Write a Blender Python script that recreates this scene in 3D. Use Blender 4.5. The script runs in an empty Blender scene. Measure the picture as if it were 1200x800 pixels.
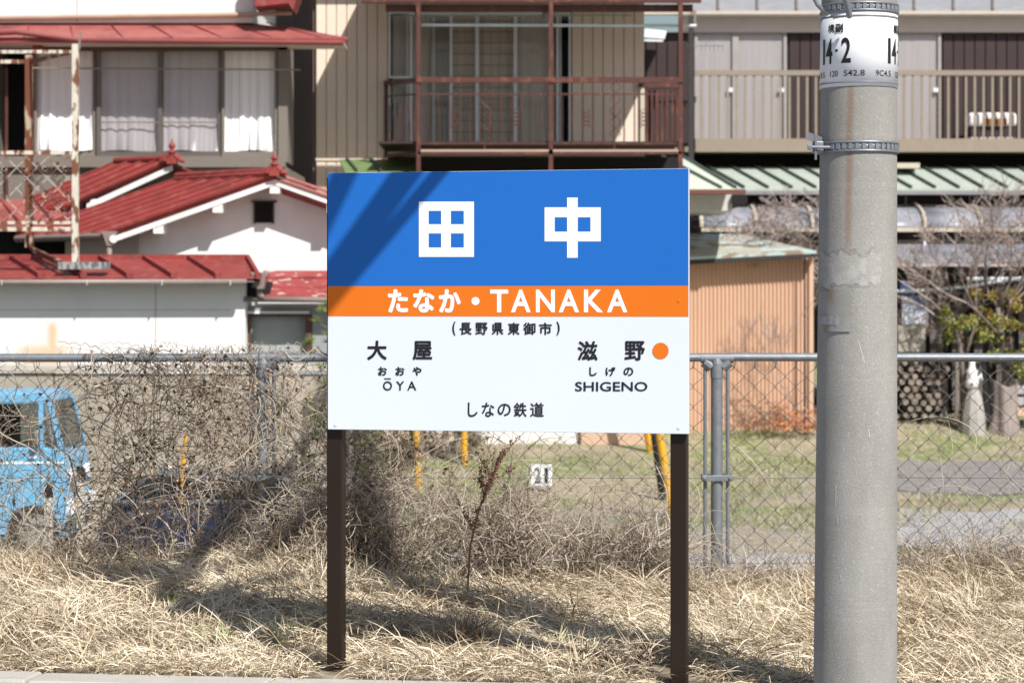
import bpy, math, random
import numpy as np
from mathutils import Vector, Matrix
R = math.radians
random.seed(7); rng = np.random.default_rng(11)
S = bpy.context.scene
C = S.collection

# ------------------------------------------------------------------ camera, sky, sun
FPX, HZ, ZC = 2833.0, 353.0, 1.55           # focal length in 1200-px units, horizon row, eye height
cam = bpy.data.cameras.new('camera'); co = bpy.data.objects.new('camera', cam); C.objects.link(co)
co.location = (0, 0, ZC); co.rotation_euler = (R(90), 0, 0)
cam.sensor_width = 36; cam.lens = FPX / 1200 * 36
cam.shift_y = (HZ - 400) / 1200
cam.clip_start = .1; cam.clip_end = 3000
cam.dof.use_dof = True; cam.dof.focus_distance = 10.6; cam.dof.aperture_fstop = 5.0
S.camera = co
SUN_AZ, SUN_EL = R(32), R(46.6)             # azimuth from -Y towards +X
sdir = Vector((math.sin(SUN_AZ)*math.cos(SUN_EL), -math.cos(SUN_AZ)*math.cos(SUN_EL), math.sin(SUN_EL)))
w = bpy.data.worlds.new('World'); S.world = w; w.use_nodes = True
nt = w.node_tree; bg = nt.nodes['Background']
sky = nt.nodes.new('ShaderNodeTexSky'); sky.sky_type = 'NISHITA'; sky.sun_disc = False
sky.sun_elevation = SUN_EL; sky.sun_rotation = math.pi - SUN_AZ
sky.air_density = 1.2; sky.dust_density = 1.5
nt.links.new(sky.outputs[0], bg.inputs[0]); bg.inputs[1].default_value = .064
sl = bpy.data.lights.new('sun', 'SUN'); sl.energy = 4.8; sl.angle = R(.53); sl.color = (1, .955, .89)
so = bpy.data.objects.new('sun', sl); C.objects.link(so)
so.rotation_euler = sdir.to_track_quat('Z', 'Y').to_euler(); so.location = (0, 0, 30)
S.view_settings.view_transform = 'Standard'; S.view_settings.look = 'None'
S.view_settings.exposure = .37; S.view_settings.gamma = 1

def P(px, py, Y):
    return Vector(((px-600)/FPX*Y, Y, ZC-(py-HZ)/FPX*Y))
def X(px, Y): return (px-600)/FPX*Y
def Z(py, Y): return ZC-(py-HZ)/FPX*Y

# ------------------------------------------------------------------ materials
MATS = {}
def lin(c):
    return tuple((v/12.92 if v <= .04045 else ((v+.055)/1.055)**2.4) for v in c)
def mat(name, col, rough=.7, col2=None, scale=3., stretch=(1, 1, 1), amt=.5, bump=0., bscale=40., metal=0., attr=None, extra=None, spec=.5, detail=5., trans=0.):
    """Principled with noise mix of two base colours and optional bump, object-independent world coordinates"""
    if name in MATS: return MATS[name]
    m = bpy.data.materials.new(name); m.use_nodes = True; MATS[name] = m
    t = m.node_tree; n = t.nodes; L = t.links; b = n['Principled BSDF']
    b.inputs['Roughness'].default_value = rough; b.inputs['Metallic'].default_value = metal
    b.inputs['Specular IOR Level'].default_value = spec
    if trans: b.inputs['Transmission Weight'].default_value = trans
    geo = n.new('ShaderNodeNewGeometry')
    mp = n.new('ShaderNodeMapping'); mp.inputs['Scale'].default_value = stretch
    L.new(geo.outputs['Position'], mp.inputs[0])
    no = n.new('ShaderNodeTexNoise'); no.inputs['Scale'].default_value = scale; no.inputs['Detail'].default_value = detail
    no.inputs['Roughness'].default_value = .6
    L.new(mp.outputs[0], no.inputs['Vector'])
    cr = n.new('ShaderNodeValToRGB'); cr.color_ramp.elements[0].position = .5-amt/2; cr.color_ramp.elements[1].position = .5+amt/2
    c2 = col2 or tuple(v*.75 for v in col)
    cr.color_ramp.elements[0].color = (*c2, 1); cr.color_ramp.elements[1].color = (*col, 1)
    L.new(no.outputs['Fac'], cr.inputs[0])
    out = cr.outputs[0]
    if attr:
        at = n.new('ShaderNodeAttribute'); at.attribute_name = 'tone'
        r2 = n.new('ShaderNodeValToRGB')
        els = r2.color_ramp.elements
        while len(els) < len(attr): els.new(.5)
        for i, c in enumerate(attr):
            els[i].position = i/(len(attr)-1)
            els[i].color = (*c, 1)
        L.new(at.outputs['Fac'], r2.inputs[0])
        mx = n.new('ShaderNodeMix'); mx.data_type = 'RGBA'; mx.inputs[0].default_value = .15
        L.new(r2.outputs[0], mx.inputs[6]); L.new(out, mx.inputs[7]); out = mx.outputs[2]
    if extra: out = extra(t, geo, out)
    L.new(out, b.inputs['Base Color'])
    if bump:
        bn = n.new('ShaderNodeTexNoise'); bn.inputs['Scale'].default_value = bscale; bn.inputs['Detail'].default_value = 4
        L.new(geo.outputs['Position'], bn.inputs['Vector'])
        bp = n.new('ShaderNodeBump'); bp.inputs['Strength'].default_value = bump; bp.inputs['Distance'].default_value = .01
        L.new(bn.outputs['Fac'], bp.inputs['Height']); L.new(bp.outputs[0], b.inputs['Normal'])
    return m
def mixcol(t, fac, a, bcol):
    mx = t.nodes.new('ShaderNodeMix'); mx.data_type = 'RGBA'
    t.links.new(fac, mx.inputs[0]); t.links.new(a, mx.inputs[6])
    if isinstance(bcol, tuple): mx.inputs[7].default_value = (*bcol, 1)
    else: t.links.new(bcol, mx.inputs[7])
    return mx.outputs[2]
def mth(t, op, a, b=None, c=None, clamp=False):
    m = t.nodes.new('ShaderNodeMath'); m.operation = op; m.use_clamp = clamp
    for i, v in enumerate((a, b, c)):
        if v is None: continue
        if isinstance(v, (int, float)): m.inputs[i].default_value = v
        else: t.links.new(v, m.inputs[i])
    return m.outputs[0]
def sep(t, geo):
    s = t.nodes.new('ShaderNodeSeparateXYZ'); t.links.new(geo.outputs['Position'], s.inputs[0]); return s
def noise(t, geo, scale, stretch=(1, 1, 1), detail=4):
    mp = t.nodes.new('ShaderNodeMapping'); mp.inputs['Scale'].default_value = stretch
    t.links.new(geo.outputs['Position'], mp.inputs[0])
    n = t.nodes.new('ShaderNodeTexNoise'); n.inputs['Scale'].default_value = scale; n.inputs['Detail'].default_value = detail
    t.links.new(mp.outputs[0], n.inputs['Vector']); return n.outputs['Fac']
def ramp(t, v, a, b):     # smoothstep a..b
    m = t.nodes.new('ShaderNodeMapRange'); m.interpolation_type = 'SMOOTHSTEP'
    m.inputs[1].default_value = a; m.inputs[2].default_value = b
    t.links.new(v, m.inputs[0]); return m.outputs[0]
def rusty(amount=.5, scale=14, rust=(.16, .05, .022)):
    def f(t, geo, out):
        v = noise(t, geo, scale, (1, 1, .45), 8)
        return mixcol(t, ramp(t, v, 1-amount-.04, 1-amount+.04), out, rust)
    return f
def glassmat(name, tint=(.8, .85, .85), refl=.14, rough=.02):
    m = bpy.data.materials.new(name); m.use_nodes = True; t = m.node_tree
    for x in list(t.nodes):
        if x.type == 'BSDF_PRINCIPLED': t.nodes.remove(x)
    tr = t.nodes.new('ShaderNodeBsdfTransparent'); tr.inputs[0].default_value = (*tint, 1)
    gl = t.nodes.new('ShaderNodeBsdfGlossy'); gl.inputs['Roughness'].default_value = rough
    fr = t.nodes.new('ShaderNodeFresnel'); fr.inputs[0].default_value = 1.45
    f2 = mth(t, 'ADD', mth(t, 'MULTIPLY', fr.outputs[0], .45), refl, clamp=True)
    mx = t.nodes.new('ShaderNodeMixShader'); t.links.new(f2, mx.inputs[0]); t.links.new(tr.outputs[0], mx.inputs[1]); t.links.new(gl.outputs[0], mx.inputs[2])
    t.links.new(mx.outputs[0], t.nodes['Material Output'].inputs[0]); MATS[name] = m; return m

# ------------------------------------------------------------------ mesh builder
class MB:
    def __init__(s): s.v = []; s.f = []; s.t = None
    def add(s, vs, fs):
        o = len(s.v); s.v += [tuple(a) for a in vs]; s.f += [tuple(i+o for i in f) for f in fs]; return s
    def hexa(s, p):   # p 0-3 front ring, 4-7 back ring
        return s.add(p, [(0, 1, 2, 3), (7, 6, 5, 4), (0, 4, 5, 1), (1, 5, 6, 2), (2, 6, 7, 3), (3, 7, 4, 0)])
    def box(s, a, b):
        x0, x1 = sorted((a[0], b[0])); y0, y1 = sorted((a[1], b[1])); z0, z1 = sorted((a[2], b[2]))
        return s.hexa([(x0, y0, z0), (x1, y0, z0), (x1, y0, z1), (x0, y0, z1), (x0, y1, z0), (x1, y1, z0), (x1, y1, z1), (x0, y1, z1)])
    def px(s, x0, y0, x1, y1, Y0, Y1):           # box whose near face covers a pixel rectangle at depth Y0
        return s.box((X(x0, Y0), Y0, Z(y0, Y0)), (X(x1, Y0), Y1, Z(y1, Y0)))
    def slab(s, q, th):                           # quad q with thickness vector th
        th = Vector(th); q = [Vector(a) for a in q]
        return s.hexa([*q, *[a+th for a in q]])
    def prism(s, poly, off):
        off = Vector(off); n = len(poly); p = [Vector(a) for a in poly]
        return s.add(p+[a+off for a in p], [tuple(range(n)), tuple(range(2*n-1, n-1, -1))]+[(i, i+n, (i+1) % n+n, (i+1) % n) for i in range(n)])
    def beam(s, a, b, w, h=None, up=(0, 0, 1)):
        a = Vector(a); b = Vector(b); h = h or w; d = (b-a).normalized(); u = Vector(up)
        if abs(d.dot(u)) > .95: u = Vector((0, 1, 0))
        r = d.cross(u).normalized()*w/2; u = r.cross(d).normalized()*h/2
        return s.hexa([a-r-u, a+r-u, a+r+u, a-r+u, b-r-u, b+r-u, b+r+u, b-r+u])
    def tube(s, pts, r, n=6, cap=True):
        pts = [Vector(p) for p in pts]; m = len(pts)
        rr = r if isinstance(r, (list, tuple)) else [r]*m
        vs = []; u = None
        for i, p in enumerate(pts):
            d = (pts[min(i+1, m-1)]-pts[max(i-1, 0)])
            d = d.normalized() if d.length > 1e-9 else Vector((0, 0, 1))
            if u is None: u = d.orthogonal().normalized()
            u = (u-d*u.dot(d)); u = u.normalized() if u.length > 1e-6 else d.orthogonal().normalized()
            v = d.cross(u)
            for k in range(n):
                a = 2*math.pi*k/n; vs.append(p+(u*math.cos(a)+v*math.sin(a))*rr[i])
        fs = [(i*n+k, i*n+(k+1) % n, (i+1)*n+(k+1) % n, (i+1)*n+k) for i in range(m-1) for k in range(n)]
        if cap: fs += [tuple(range(n-1, -1, -1)), tuple((m-1)*n+k for k in range(n))]
        return s.add(vs, fs)
    def lathe(s, c, prof, n=20, tilt=None):       # prof: (radius, z)
        c = Vector(c); vs = []; m = len(prof)
        for i, (r, z) in enumerate(prof):
            for k in range(n):
                a = 2*math.pi*k/n; vs.append(c+Vector((r*math.cos(a), r*math.sin(a), z)))
        fs = [(i*n+k, i*n+(k+1) % n, (i+1)*n+(k+1) % n, (i+1)*n+k) for i in range(m-1) for k in range(n)]
        fs += [tuple(range(n-1, -1, -1)), tuple((m-1)*n+k for k in range(n))]
        return s.add(vs, fs)
    def build(s, name, m, parent=None, smooth=False, label=None, cat=None, group=None, kind=None, bevel=0):
        return link_mesh(name, s.v, s.f, m, parent, smooth, label, cat, group, kind, None, bevel)
ORG = {}
def tag(o, label=None, cat=None, group=None, kind=None):
    if label: o['label'] = label
    if cat: o['category'] = cat
    if group: o['group'] = group
    if kind: o['kind'] = kind
    return o
def world_org(o):
    v = Vector((0, 0, 0))
    while o is not None: v += Vector(o.location); o = o.parent
    return v
def link_mesh(name, v, f, m, parent=None, smooth=False, label=None, cat=None, group=None, kind=None, tone=None, bevel=0):
    me = bpy.data.meshes.new(name)
    v = np.asarray(v, dtype=np.float32)
    if parent is None:
        o_ = np.array([(v[:, 0].min()+v[:, 0].max())/2, (v[:, 1].min()+v[:, 1].max())/2, v[:, 2].min()], dtype=np.float32)
    else:
        o_ = None
    if isinstance(f, np.ndarray):
        base = world_org(parent) if parent else None
        sh = v-(o_ if parent is None else np.array(base, dtype=np.float32))
        k = f.shape[1]
        me.vertices.add(len(sh)); me.vertices.foreach_set('co', sh.astype(np.float32).ravel())
        me.loops.add(f.size); me.loops.foreach_set('vertex_index', f.astype(np.int32).ravel())
        me.polygons.add(len(f)); me.polygons.foreach_set('loop_start', np.arange(0, f.size, k, dtype=np.int32))
        me.update(calc_edges=True)
        loc = o_ if parent is None else (0, 0, 0)
    else:
        if parent is None: loc = o_
        else:                                     # a part keeps its own local origin at its bounding-box centre
            c = (v.min(0)+v.max(0))/2; loc = c-np.array(world_org(parent), dtype=np.float32)
            o_ = c
        me.from_pydata([tuple(a) for a in (v-o_)], [], f)
        import bmesh
        if len(f) < 60000:
            bm = bmesh.new(); bm.from_mesh(me); bmesh.ops.recalc_face_normals(bm, faces=bm.faces); bm.to_mesh(me); bm.free()
    if tone is not None:
        a = me.attributes.new('tone', 'FLOAT', 'POINT'); a.data.foreach_set('value', np.asarray(tone, dtype=np.float32))
    me.materials.append(m)
    if smooth: me.polygons.foreach_set('use_smooth', [True]*len(me.polygons))
    o = bpy.data.objects.new(name, me); C.objects.link(o); o.location = [float(a) for a in loc]
    if parent: o.parent = parent
    if bevel:
        b = o.modifiers.new('bevel', 'BEVEL'); b.width = bevel; b.segments = 2; b.limit_method = 'ANGLE'; b.angle_limit = R(40)
    return tag(o, label, cat, group, kind)
def thing(name, loc, label, cat, group=None):
    o = bpy.data.objects.new(name, None); C.objects.link(o); o.location = loc; o.empty_display_size = .3
    return tag(o, label, cat, group)
def dup(o, off, parent=None):
    c = o.copy(); C.objects.link(c); c.location = Vector(o.location)+Vector(off)
    if parent: c.parent = parent
    return c
def struct(name, mb, m, **k): return mb.build(name, m, kind='structure', **k)

# ------------------------------------------------------------------ palette
def stain_white(t, geo, out):
    s = sep(t, geo); n = noise(t, geo, 3, (1, 1, .3))
    xs = mth(t, 'ABSOLUTE', mth(t, 'SUBTRACT', s.outputs[0], X(61, 29)))
    col = mth(t, 'MULTIPLY', ramp(t, xs, .11, .0), ramp(t, s.outputs[2], Z(372, 29), Z(385, 29)))
    xb = mth(t, 'ABSOLUTE', mth(t, 'SUBTRACT', s.outputs[0], X(52, 29)))
    low = mth(t, 'MULTIPLY', ramp(t, xb, .5, .1), ramp(t, s.outputs[2], Z(396, 29), Z(413, 29)))
    f = mth(t, 'MULTIPLY', mth(t, 'MAXIMUM', col, low), mth(t, 'ADD', n, .3), clamp=True)
    out = mixcol(t, mth(t, 'MULTIPLY', f, .8), out, (.66, .36, .10))
    dirt = ramp(t, noise(t, geo, 1.6, (1, 1, .5), 8), .55, .75)
    return mixcol(t, mth(t, 'MULTIPLY', dirt, .25), out, (.5, .5, .48))
def white_dirty(t, geo, out):
    dirt = ramp(t, noise(t, geo, 2.2, (1, 1, .4), 8), .5, .75)
    return mixcol(t, mth(t, 'MULTIPLY', dirt, .3), out, (.55, .5, .47))
M_white = mat('white_plaster', (.80, .79, .78), .85, (.74, .73, .72), 4, bump=.15, bscale=60, extra=white_dirty)
M_white_st = mat('white_plaster_stained', (.82, .82, .82), .8, (.75, .76, .77), 3, extra=stain_white, bump=.15)
def red_fade(t, geo, out):
    v = noise(t, geo, 9, (1, 1, 1), 8)
    o = mixcol(t, mth(t, 'MULTIPLY', ramp(t, v, .52, .68), .5), out, (.34, .13, .11))
    v2 = noise(t, geo, 2.5, (1, 1, 1), 6)
    return mixcol(t, mth(t, 'MULTIPLY', ramp(t, v2, .5, .7), .6), o, (.14, .032, .03))
M_red = mat('red_painted_sheet_metal', (.30, .047, .042), .55, (.225, .038, .034), 5, extra=red_fade, bump=.2, bscale=25)
def flake(t, geo, out):
    v = noise(t, geo, 7, (1, 1, 2.5), 10)
    return mixcol(t, ramp(t, v, .58, .62), red_fade(t, geo, out), (.50, .36, .35))
M_redflake = mat('flaking_red_sheet', (.36, .06, .055), .6, (.3, .05, .05), 5, extra=flake, bump=.25, bscale=25)
M_redpale = mat('pale_red_roof_sheet', (.36, .105, .095), .55, (.28, .075, .07), 4, (1, 1, 1), extra=red_fade, bump=.1)
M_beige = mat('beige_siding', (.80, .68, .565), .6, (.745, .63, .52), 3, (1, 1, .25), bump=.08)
M_brownsid = mat('shaded_brown_siding', (.16, .10, .095), .6, (.13, .082, .078), 4, (1, 1, .25))
M_deepbrown = mat('deep_brown_wall', (.040, .020, .021), .6, (.028, .015, .016), 4, (1, 1, .3))
M_brownmetal = mat('rusty_brown_metal', (.105, .035, .026), .55, (.07, .022, .018), 12, extra=rusty(.40, 9, (.16, .055, .03)))
M_alu = mat('pale_aluminium_frame', (.80, .84, .88), .4, (.72, .76, .80), 6)
M_bronze = mat('bronze_window_frame', (.16, .14, .125), .45, (.13, .11, .10), 6, metal=.3)
M_grayfr = mat('weathered_grey_timber', (.22, .19, .165), .8, (.16, .14, .12), 12, (1, 1, 6))
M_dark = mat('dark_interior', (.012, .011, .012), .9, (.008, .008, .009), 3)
M_gutter = mat('brown_grey_gutter', (.27, .22, .20), .45, (.21, .17, .155), 8)
M_curt = mat('white_curtain_cloth', (.88, .87, .88), .9, (.82, .81, .82), 2, (6, 1, .4), bump=.1, bscale=12)
M_rustwhite = mat('rusted_white_paint', (.66, .63, .55), .6, (.5, .46, .38), 10, extra=rusty(.49, 12, (.17, .065, .03)))
M_rustheavy = mat('heavily_rusted_post', (.5, .42, .3), .7, (.35, .26, .18), 10, extra=rusty(.54, 9, (.15, .045, .02)))
M_khaki = mat('khaki_balcony_metal', (.30, .25, .195), .5, (.25, .21, .165), 5)
M_cream = mat('cream_metal_fascia', (.58, .52, .43), .5, (.50, .44, .36), 4)
M_pinkband = mat('pale_pinkish_board', (.70, .59, .55), .7, (.62, .52, .49), 3)
M_green = mat('pale_green_roof_sheet', (.44, .49, .44), .45, (.36, .42, .37), 4, (1, 1, 1), extra=lambda t, g, o: mixcol(t, mth(t, 'MULTIPLY', ramp(t, noise(t, g, 5), .5, .65), .35), o, (.55, .57, .52)))
M_greendk = mat('green_seam_metal', (.045, .075, .062), .5)
M_galv = mat('galvanised_steel', (.27, .29, .32), .45, (.19, .21, .235), 25, metal=.45, detail=8, bump=.05, bscale=80)
M_wire = mat('galvanised_wire', (.17, .165, .16), .5, (.09, .085, .08), 60, metal=.4)
M_conc = mat('retaining_concrete', (.43, .385, .32), .9, (.33, .29, .235), 1.6, (1, 1, .7), bump=.4, bscale=30, detail=8)

# ------------------------------------------------------------------ ground, platform, kerb
def gh(x, y):
    ys = [-60, 9.75, 9.98, 10.25, 11.2, 13.2, 13.8, 15.4, 30, 40, 46, 60, 2500]
    zs = [-.3, -.3, -.06, -.03, -.02, .0, -.03, -1.1, -1.1, -.85, -.5, -.45, -.45]
    bank = np.interp(y, [37.6, 38.9, 39.8, 46, 60], [0, .32, .50, .2, 0])*np.clip((x-.9)/2.2, 0, 1)
    bank = bank+np.interp(y, [31, 35.6, 45, 60], [0, .42, .3, 0])*np.clip((x+3)/1., 0, 1)*np.clip((2.6-x)/.6, 0, 1)
    bank = bank+.10*np.clip((-.35-x)/.9, 0, 1)*np.interp(y, [10.7, 11.7, 13.4, 15.4], [0, 1, 1, 0])*(abs(x) < 40)
    return bank+np.interp(y + .13*(np.clip(x, -4, 4)+.75)*(y < 11), ys, zs)
def ground_cols(t, geo, out):
    s = sep(t, geo)
    g1 = noise(t, geo, .55, (1, 1, 1), 6); g2 = noise(t, geo, 7, (1, 1, 1), 6)
    grassy = mth(t, 'MULTIPLY', ramp(t, g1, .46, .60), ramp(t, s.outputs[1], 20, 28))
    out = mixcol(t, ramp(t, s.outputs[1], 15, 14), out, (.14, .105, .07)); far = ramp(t, s.outputs[1], 38.6, 41.2)
    g = mth(t, 'MAXIMUM', grassy, mth(t, 'MULTIPLY', far, .85), clamp=True)
    o = mixcol(t, g, out, (.15, .19, .06))
    return mixcol(t, mth(t, 'MULTIPLY', ramp(t, g2, .42, .66), .75), o, (.37, .32, .24))
M_soil = mat('dry_soil_and_turf', (.34, .29, .215), .95, (.22, .185, .13), 2, extra=ground_cols, bump=.6, bscale=18, detail=8)
xs = np.unique(np.concatenate([np.linspace(-1500, -40, 7), np.linspace(-40, -6, 18), np.linspace(-6, 6, 61), np.linspace(6, 40, 18), np.linspace(40, 1500, 7)]))
ys = np.unique(np.concatenate([np.linspace(-60, 9, 6), np.linspace(9, 16, 71), np.linspace(16, 50, 69), np.linspace(50, 2500, 10)]))
gx, gy = np.meshgrid(xs, ys)
gz = gh(gx, gy) + .035*np.sin(gx*2.3+gy*1.1)*np.cos(gy*1.9-gx*.7)*((gy > 10.6) & (gy < 15) & (abs(gx) < 20))
gv = np.stack([gx.ravel(), gy.ravel(), gz.ravel()], 1)
nx, ny = len(xs), len(ys); ii = (np.arange(ny-1)[:, None]*nx+np.arange(nx-1)[None]).ravel()
link_mesh('ground', gv, np.stack([ii, ii+1, ii+nx+1, ii+nx], 1), M_soil, smooth=True, kind='structure')

def sheet(name, x0, x1, y0, y1, m, dz=.045, seg=24, wav=.35):
    vs = []; n = seg
    for i in range(n+1):
        for j in range(13):
            u = i/n; v = j/12
            y = y0+(y1-y0)*v; x = x0+(x1-x0)*u
            if j in (0, 12): y += wav*math.sin(i*1.7+j)*.6+wav*random.uniform(-.4, .4)
            if i in (0, n): x += wav*random.uniform(-1, 1)
            vs.append((x, y, float(gh(x, y))+dz))
    fs = [(i*13+j, (i+1)*13+j, (i+1)*13+j+1, i*13+j+1) for i in range(n) for j in range(12)]
    return link_mesh(name, vs, fs, m, kind='structure', smooth=True)
M_gravel = mat('blue_grey_gravel', (.44, .44, .45), .9, (.28, .28, .285), 16, amt=.35, bump=1.2, bscale=30, detail=8)
M_asph = mat('worn_asphalt_lane', (.27, .25, .24), .9, (.19, .175, .17), 3, bump=.4, bscale=50)
sheet('gravel_lot', -.6, 4.5, 20.3, 25.2, M_gravel, .012)
sheet('gravel_apron', 4.4, 16, 20.3, 30.4, M_gravel, .016)
sheet('asphalt_lane', 5.3, 16, 32.4, 37.2, M_asph, .012)
M_pave = mat('platform_paving', (.34, .35, .38), .85, (.28, .29, .32), 8, bump=.3, bscale=120, detail=8)
def kl(x): return 10.09-.133*(x+.746)            # far edge of the kerb
mb = MB()
mb.prism([(-9, kl(-9)-.245, -.062), (9, kl(9)-.245, -.062), (9, -4, -.062), (-9, -4, -.062)], (0, 0, -.25))
struct('platform', mb, M_pave)
M_kerb = mat('pale_concrete_kerb', (.50, .48, .44), .85, (.40, .38, .34), 6, bump=.4, bscale=60, detail=8)
kr = tag(bpy.data.objects.new('kerb', None), kind='structure'); C.objects.link(kr); kr.location = (0, 10, -.2)
mb = MB(); d = Vector((1, -.133, 0)).normalized(); nrm = Vector((-.133, -1, 0)).normalized()
a = Vector((0, kl(0), -.02)); b = a+d*.992
mb.slab([a, b, b+nrm*.235, a+nrm*.235], (0, 0, -.2))
k0 = mb.build('kerb_stone', M_kerb, kr, bevel=.012)
for i in range(-6, 6):
    if i == 0: continue
    dup(k0, d*i+Vector((0, 0, random.uniform(-.004, .004)))+nrm*random.uniform(-.004, .004), kr)

# ------------------------------------------------------------------ station sign
WL, WR = Vector((X(384, 10.3), 10.3, 0)), Vector((X(807, 9.936), 9.936, 0))
sd = (WR-WL).normalized(); sn = Vector((sd.y, -sd.x, 0)); W = (WR-WL).length
ZT, ZB = 2.096, 1.005
def on_sign(px, py, off=0.):                     # the point of the panel's face seen at a pixel
    q = Vector(((px-600)/FPX, 1, -(py-HZ)/FPX)); o = WL+sn*off
    t = (o.dot(sn))/(q.dot(sn)); p = q*t; p.z += ZC; return p
M_blue = mat('sign_blue_vinyl', (.017, .138, .50), .35, (.016, .132, .48), 1.2, spec=.18)
M_orange = mat('sign_orange_vinyl', (.70, .165, .014), .35, (.68, .158, .013), 1.2, spec=.2)
M_signw = mat('sign_white_face', (.66, .715, .80), .3, (.645, .70, .785), 1.5, spec=.4)
M_black = mat('black_print', (.012, .012, .016), .4)
M_whitep = mat('white_print', (.86, .87, .90), .35, (.85, .86, .89), 2)
M_postbr = mat('dark_brown_sign_post', (.022, .013, .009), .45, (.018, .011, .008), 6, spec=.25)
M_edge = mat('sign_edge_metal', (.5, .5, .52), .35, metal=.6)
root = thing('station_sign', (0, 10.12, -.03), 'blue, orange and white station name board reading 田中 TANAKA on two brown posts', 'sign')
mb = MB(); q = [WL+Vector((0, 0, ZB)), WR+Vector((0, 0, ZB)), WR+Vector((0, 0, ZT)), WL+Vector((0, 0, ZT))]
mb.slab(q, -sn*.028); mb.build('panel', M_signw, root, bevel=.002)
def strip(p4, off, name, m):
    mb = MB(); pts = [on_sign(x, y, off) for x, y in p4]; mb.slab(pts, -sn*(off+.0002)); return mb.build(name, m, root)
zz = [(on_sign(384.8, 203.6), on_sign(806.2, 198.2))]
zb = Z(335.2, 10.3); zo = Z(370.3, 10.3)
def zstrip(z0, z1, off, name, m):
    mb = MB(); e = sd*.001; o = sn*off
    mb.slab([WL+e+o+Vector((0, 0, z0)), WR-e+o+Vector((0, 0, z0)), WR-e+o+Vector((0, 0, z1)), WL+e+o+Vector((0, 0, z1))], -sn*(off+.001))
    return mb.build(name, m, root)
zstrip(zb, ZT-.001, .0012, 'blue_band', M_blue)
zstrip(zo, zb-.0005, .0012, 'orange_band', M_orange)
# kanji built from strokes
def rects(rs, name, m, off=.0022):
    mb = MB()
    for (x0, y0, x1, y1) in rs: mb.add([on_sign(x0, y1, off), on_sign(x1, y1, off), on_sign(x1, y0, off), on_sign(x0, y0, off)], [(0, 1, 2, 3)])
    return mb.build(name, m, root)
rects([(490.9, 236.3, 502.3, 301), (543.5, 236.3, 555.4, 301), (517, 247.1, 528.3, 290.1), (502.3, 236.3, 543.5, 247.1), (502.3, 290.1, 543.5, 301), (502.3, 262.8, 517, 273.5), (528.3, 262.8, 543.5, 273.5)], 'station_name_lettering', M_whitep)
rects([(638.2, 243, 650, 282.8), (692, 243, 704, 282.8), (664.6, 231.6, 677, 302), (650, 243, 664.6, 254.6), (677, 243, 692, 254.6), (650, 271.5, 664.6, 282.8), (677, 271.5, 692, 282.8)], 'station_name_lettering', M_whitep)
GL = {}
def glyph(s, off=0.):
    k = (s, off)
    if k in GL: return GL[k]
    cu = bpy.data.curves.new('t', 'FONT'); cu.body = s; cu.size = 1; cu.fill_mode = 'FRONT'; cu.resolution_u = 3
    cu.offset = off
    o = bpy.data.objects.new('t', cu); C.objects.link(o)
    dg = bpy.context.evaluated_depsgraph_get(); me = bpy.data.meshes.new_from_object(o.evaluated_get(dg))
    v = np.array([tuple(a.co)[:2] for a in me.vertices]) if len(me.vertices) else np.zeros((0, 2)); f = [tuple(p.vertices) for p in me.polygons]
    bpy.data.objects.remove(o); bpy.data.curves.remove(cu); bpy.data.meshes.remove(me)
    if len(v):
        v = (v-v.min(0))/np.maximum(v.max(0)-v.min(0), 1e-6)
    GL[k] = (v, f); return GL[k]
LAY = [0.]
def write(items, m, name, mapf, parent, off=0., bold=0.):
    """print characters; bold (in pixels) thickens strokes by overlaying shifted copies, each a hair above the last"""
    for (s, x0, y0, x1, y1) in items:
        v, f = glyph(s, 0. if bold else off); mb = MB(); b = bold
        sh = [(0, 0)] if not b else [(math.cos(k*math.pi/4)*b, math.sin(k*math.pi/4)*b) for k in range(8)]
        for i, (dx, dy) in enumerate(sh):
            LAY[0] = i*.00006
            mb.add([mapf(x0+b+(x1-x0-2*b)*p+dx, y1-b-(y1-y0-2*b)*q+dy) for p, q in v], f)
        LAY[0] = 0.
        o = link_mesh(name, mb.v, mb.f, m, parent)
    return o
sg = lambda x, y: on_sign(x, y, .0022+LAY[0])
o1, o2 = .022, .014
write([('た', 454.5, 338.8, 478.3, 366.3), ('な', 484.1, 338.8, 509.1, 366.3), ('か', 514.2, 338.8, 540.1, 366.3)], M_whitep, 'kana_name_lettering', sg, root, 0, 1.15)
write([('T', 574.4, 339.2, 595.5, 365.8), ('A', 598.8, 339.2, 621.9, 365.8), ('N', 628, 339.2, 650.2, 365.8), ('A', 654.7, 339.2, 678.6, 365.8), ('K', 684.3, 339.2, 706.8, 365.8), ('A', 711.4, 339.2, 735.2, 365.8)], M_whitep, 'romanised_name_lettering', sg, root, .022)
def disc(cx, cy, r, m, name, off=.0022):
    mb = MB(); n = 32; mb.add([on_sign(cx+r*math.cos(2*math.pi*k/n), cy-r*math.sin(2*math.pi*k/n), off) for k in range(n)], [tuple(range(n))]); return mb.build(name, m, root)
disc(557.2, 352.7, 4.7, M_whitep, 'middle_dot')
disc(774.1, 410.9, 9.5, M_orange, 'orange_dot')
y0, y1 = 377.8, 392.2
write([('(', 530, 376.6, 533.8, 393), ('長', 538.5, y0, 552.8, y1), ('野', 557, y0, 571.5, y1), ('県', 576.2, y0, 590, y1), ('東', 595.1, y0, 609, y1), ('御', 613.1, y0, 627.7, y1), ('市', 631.6, y0, 646.7, y1), (')', 652, 376.6, 656, 393)], M_black, 'city_lettering', sg, root, 0, .38)
write([('大', 430.2, 398.9, 453.3, 421.6), ('屋', 483.4, 399.3, 506.5, 421.6)], M_black, 'left_neighbour_lettering', sg, root, 0, .68)
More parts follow.
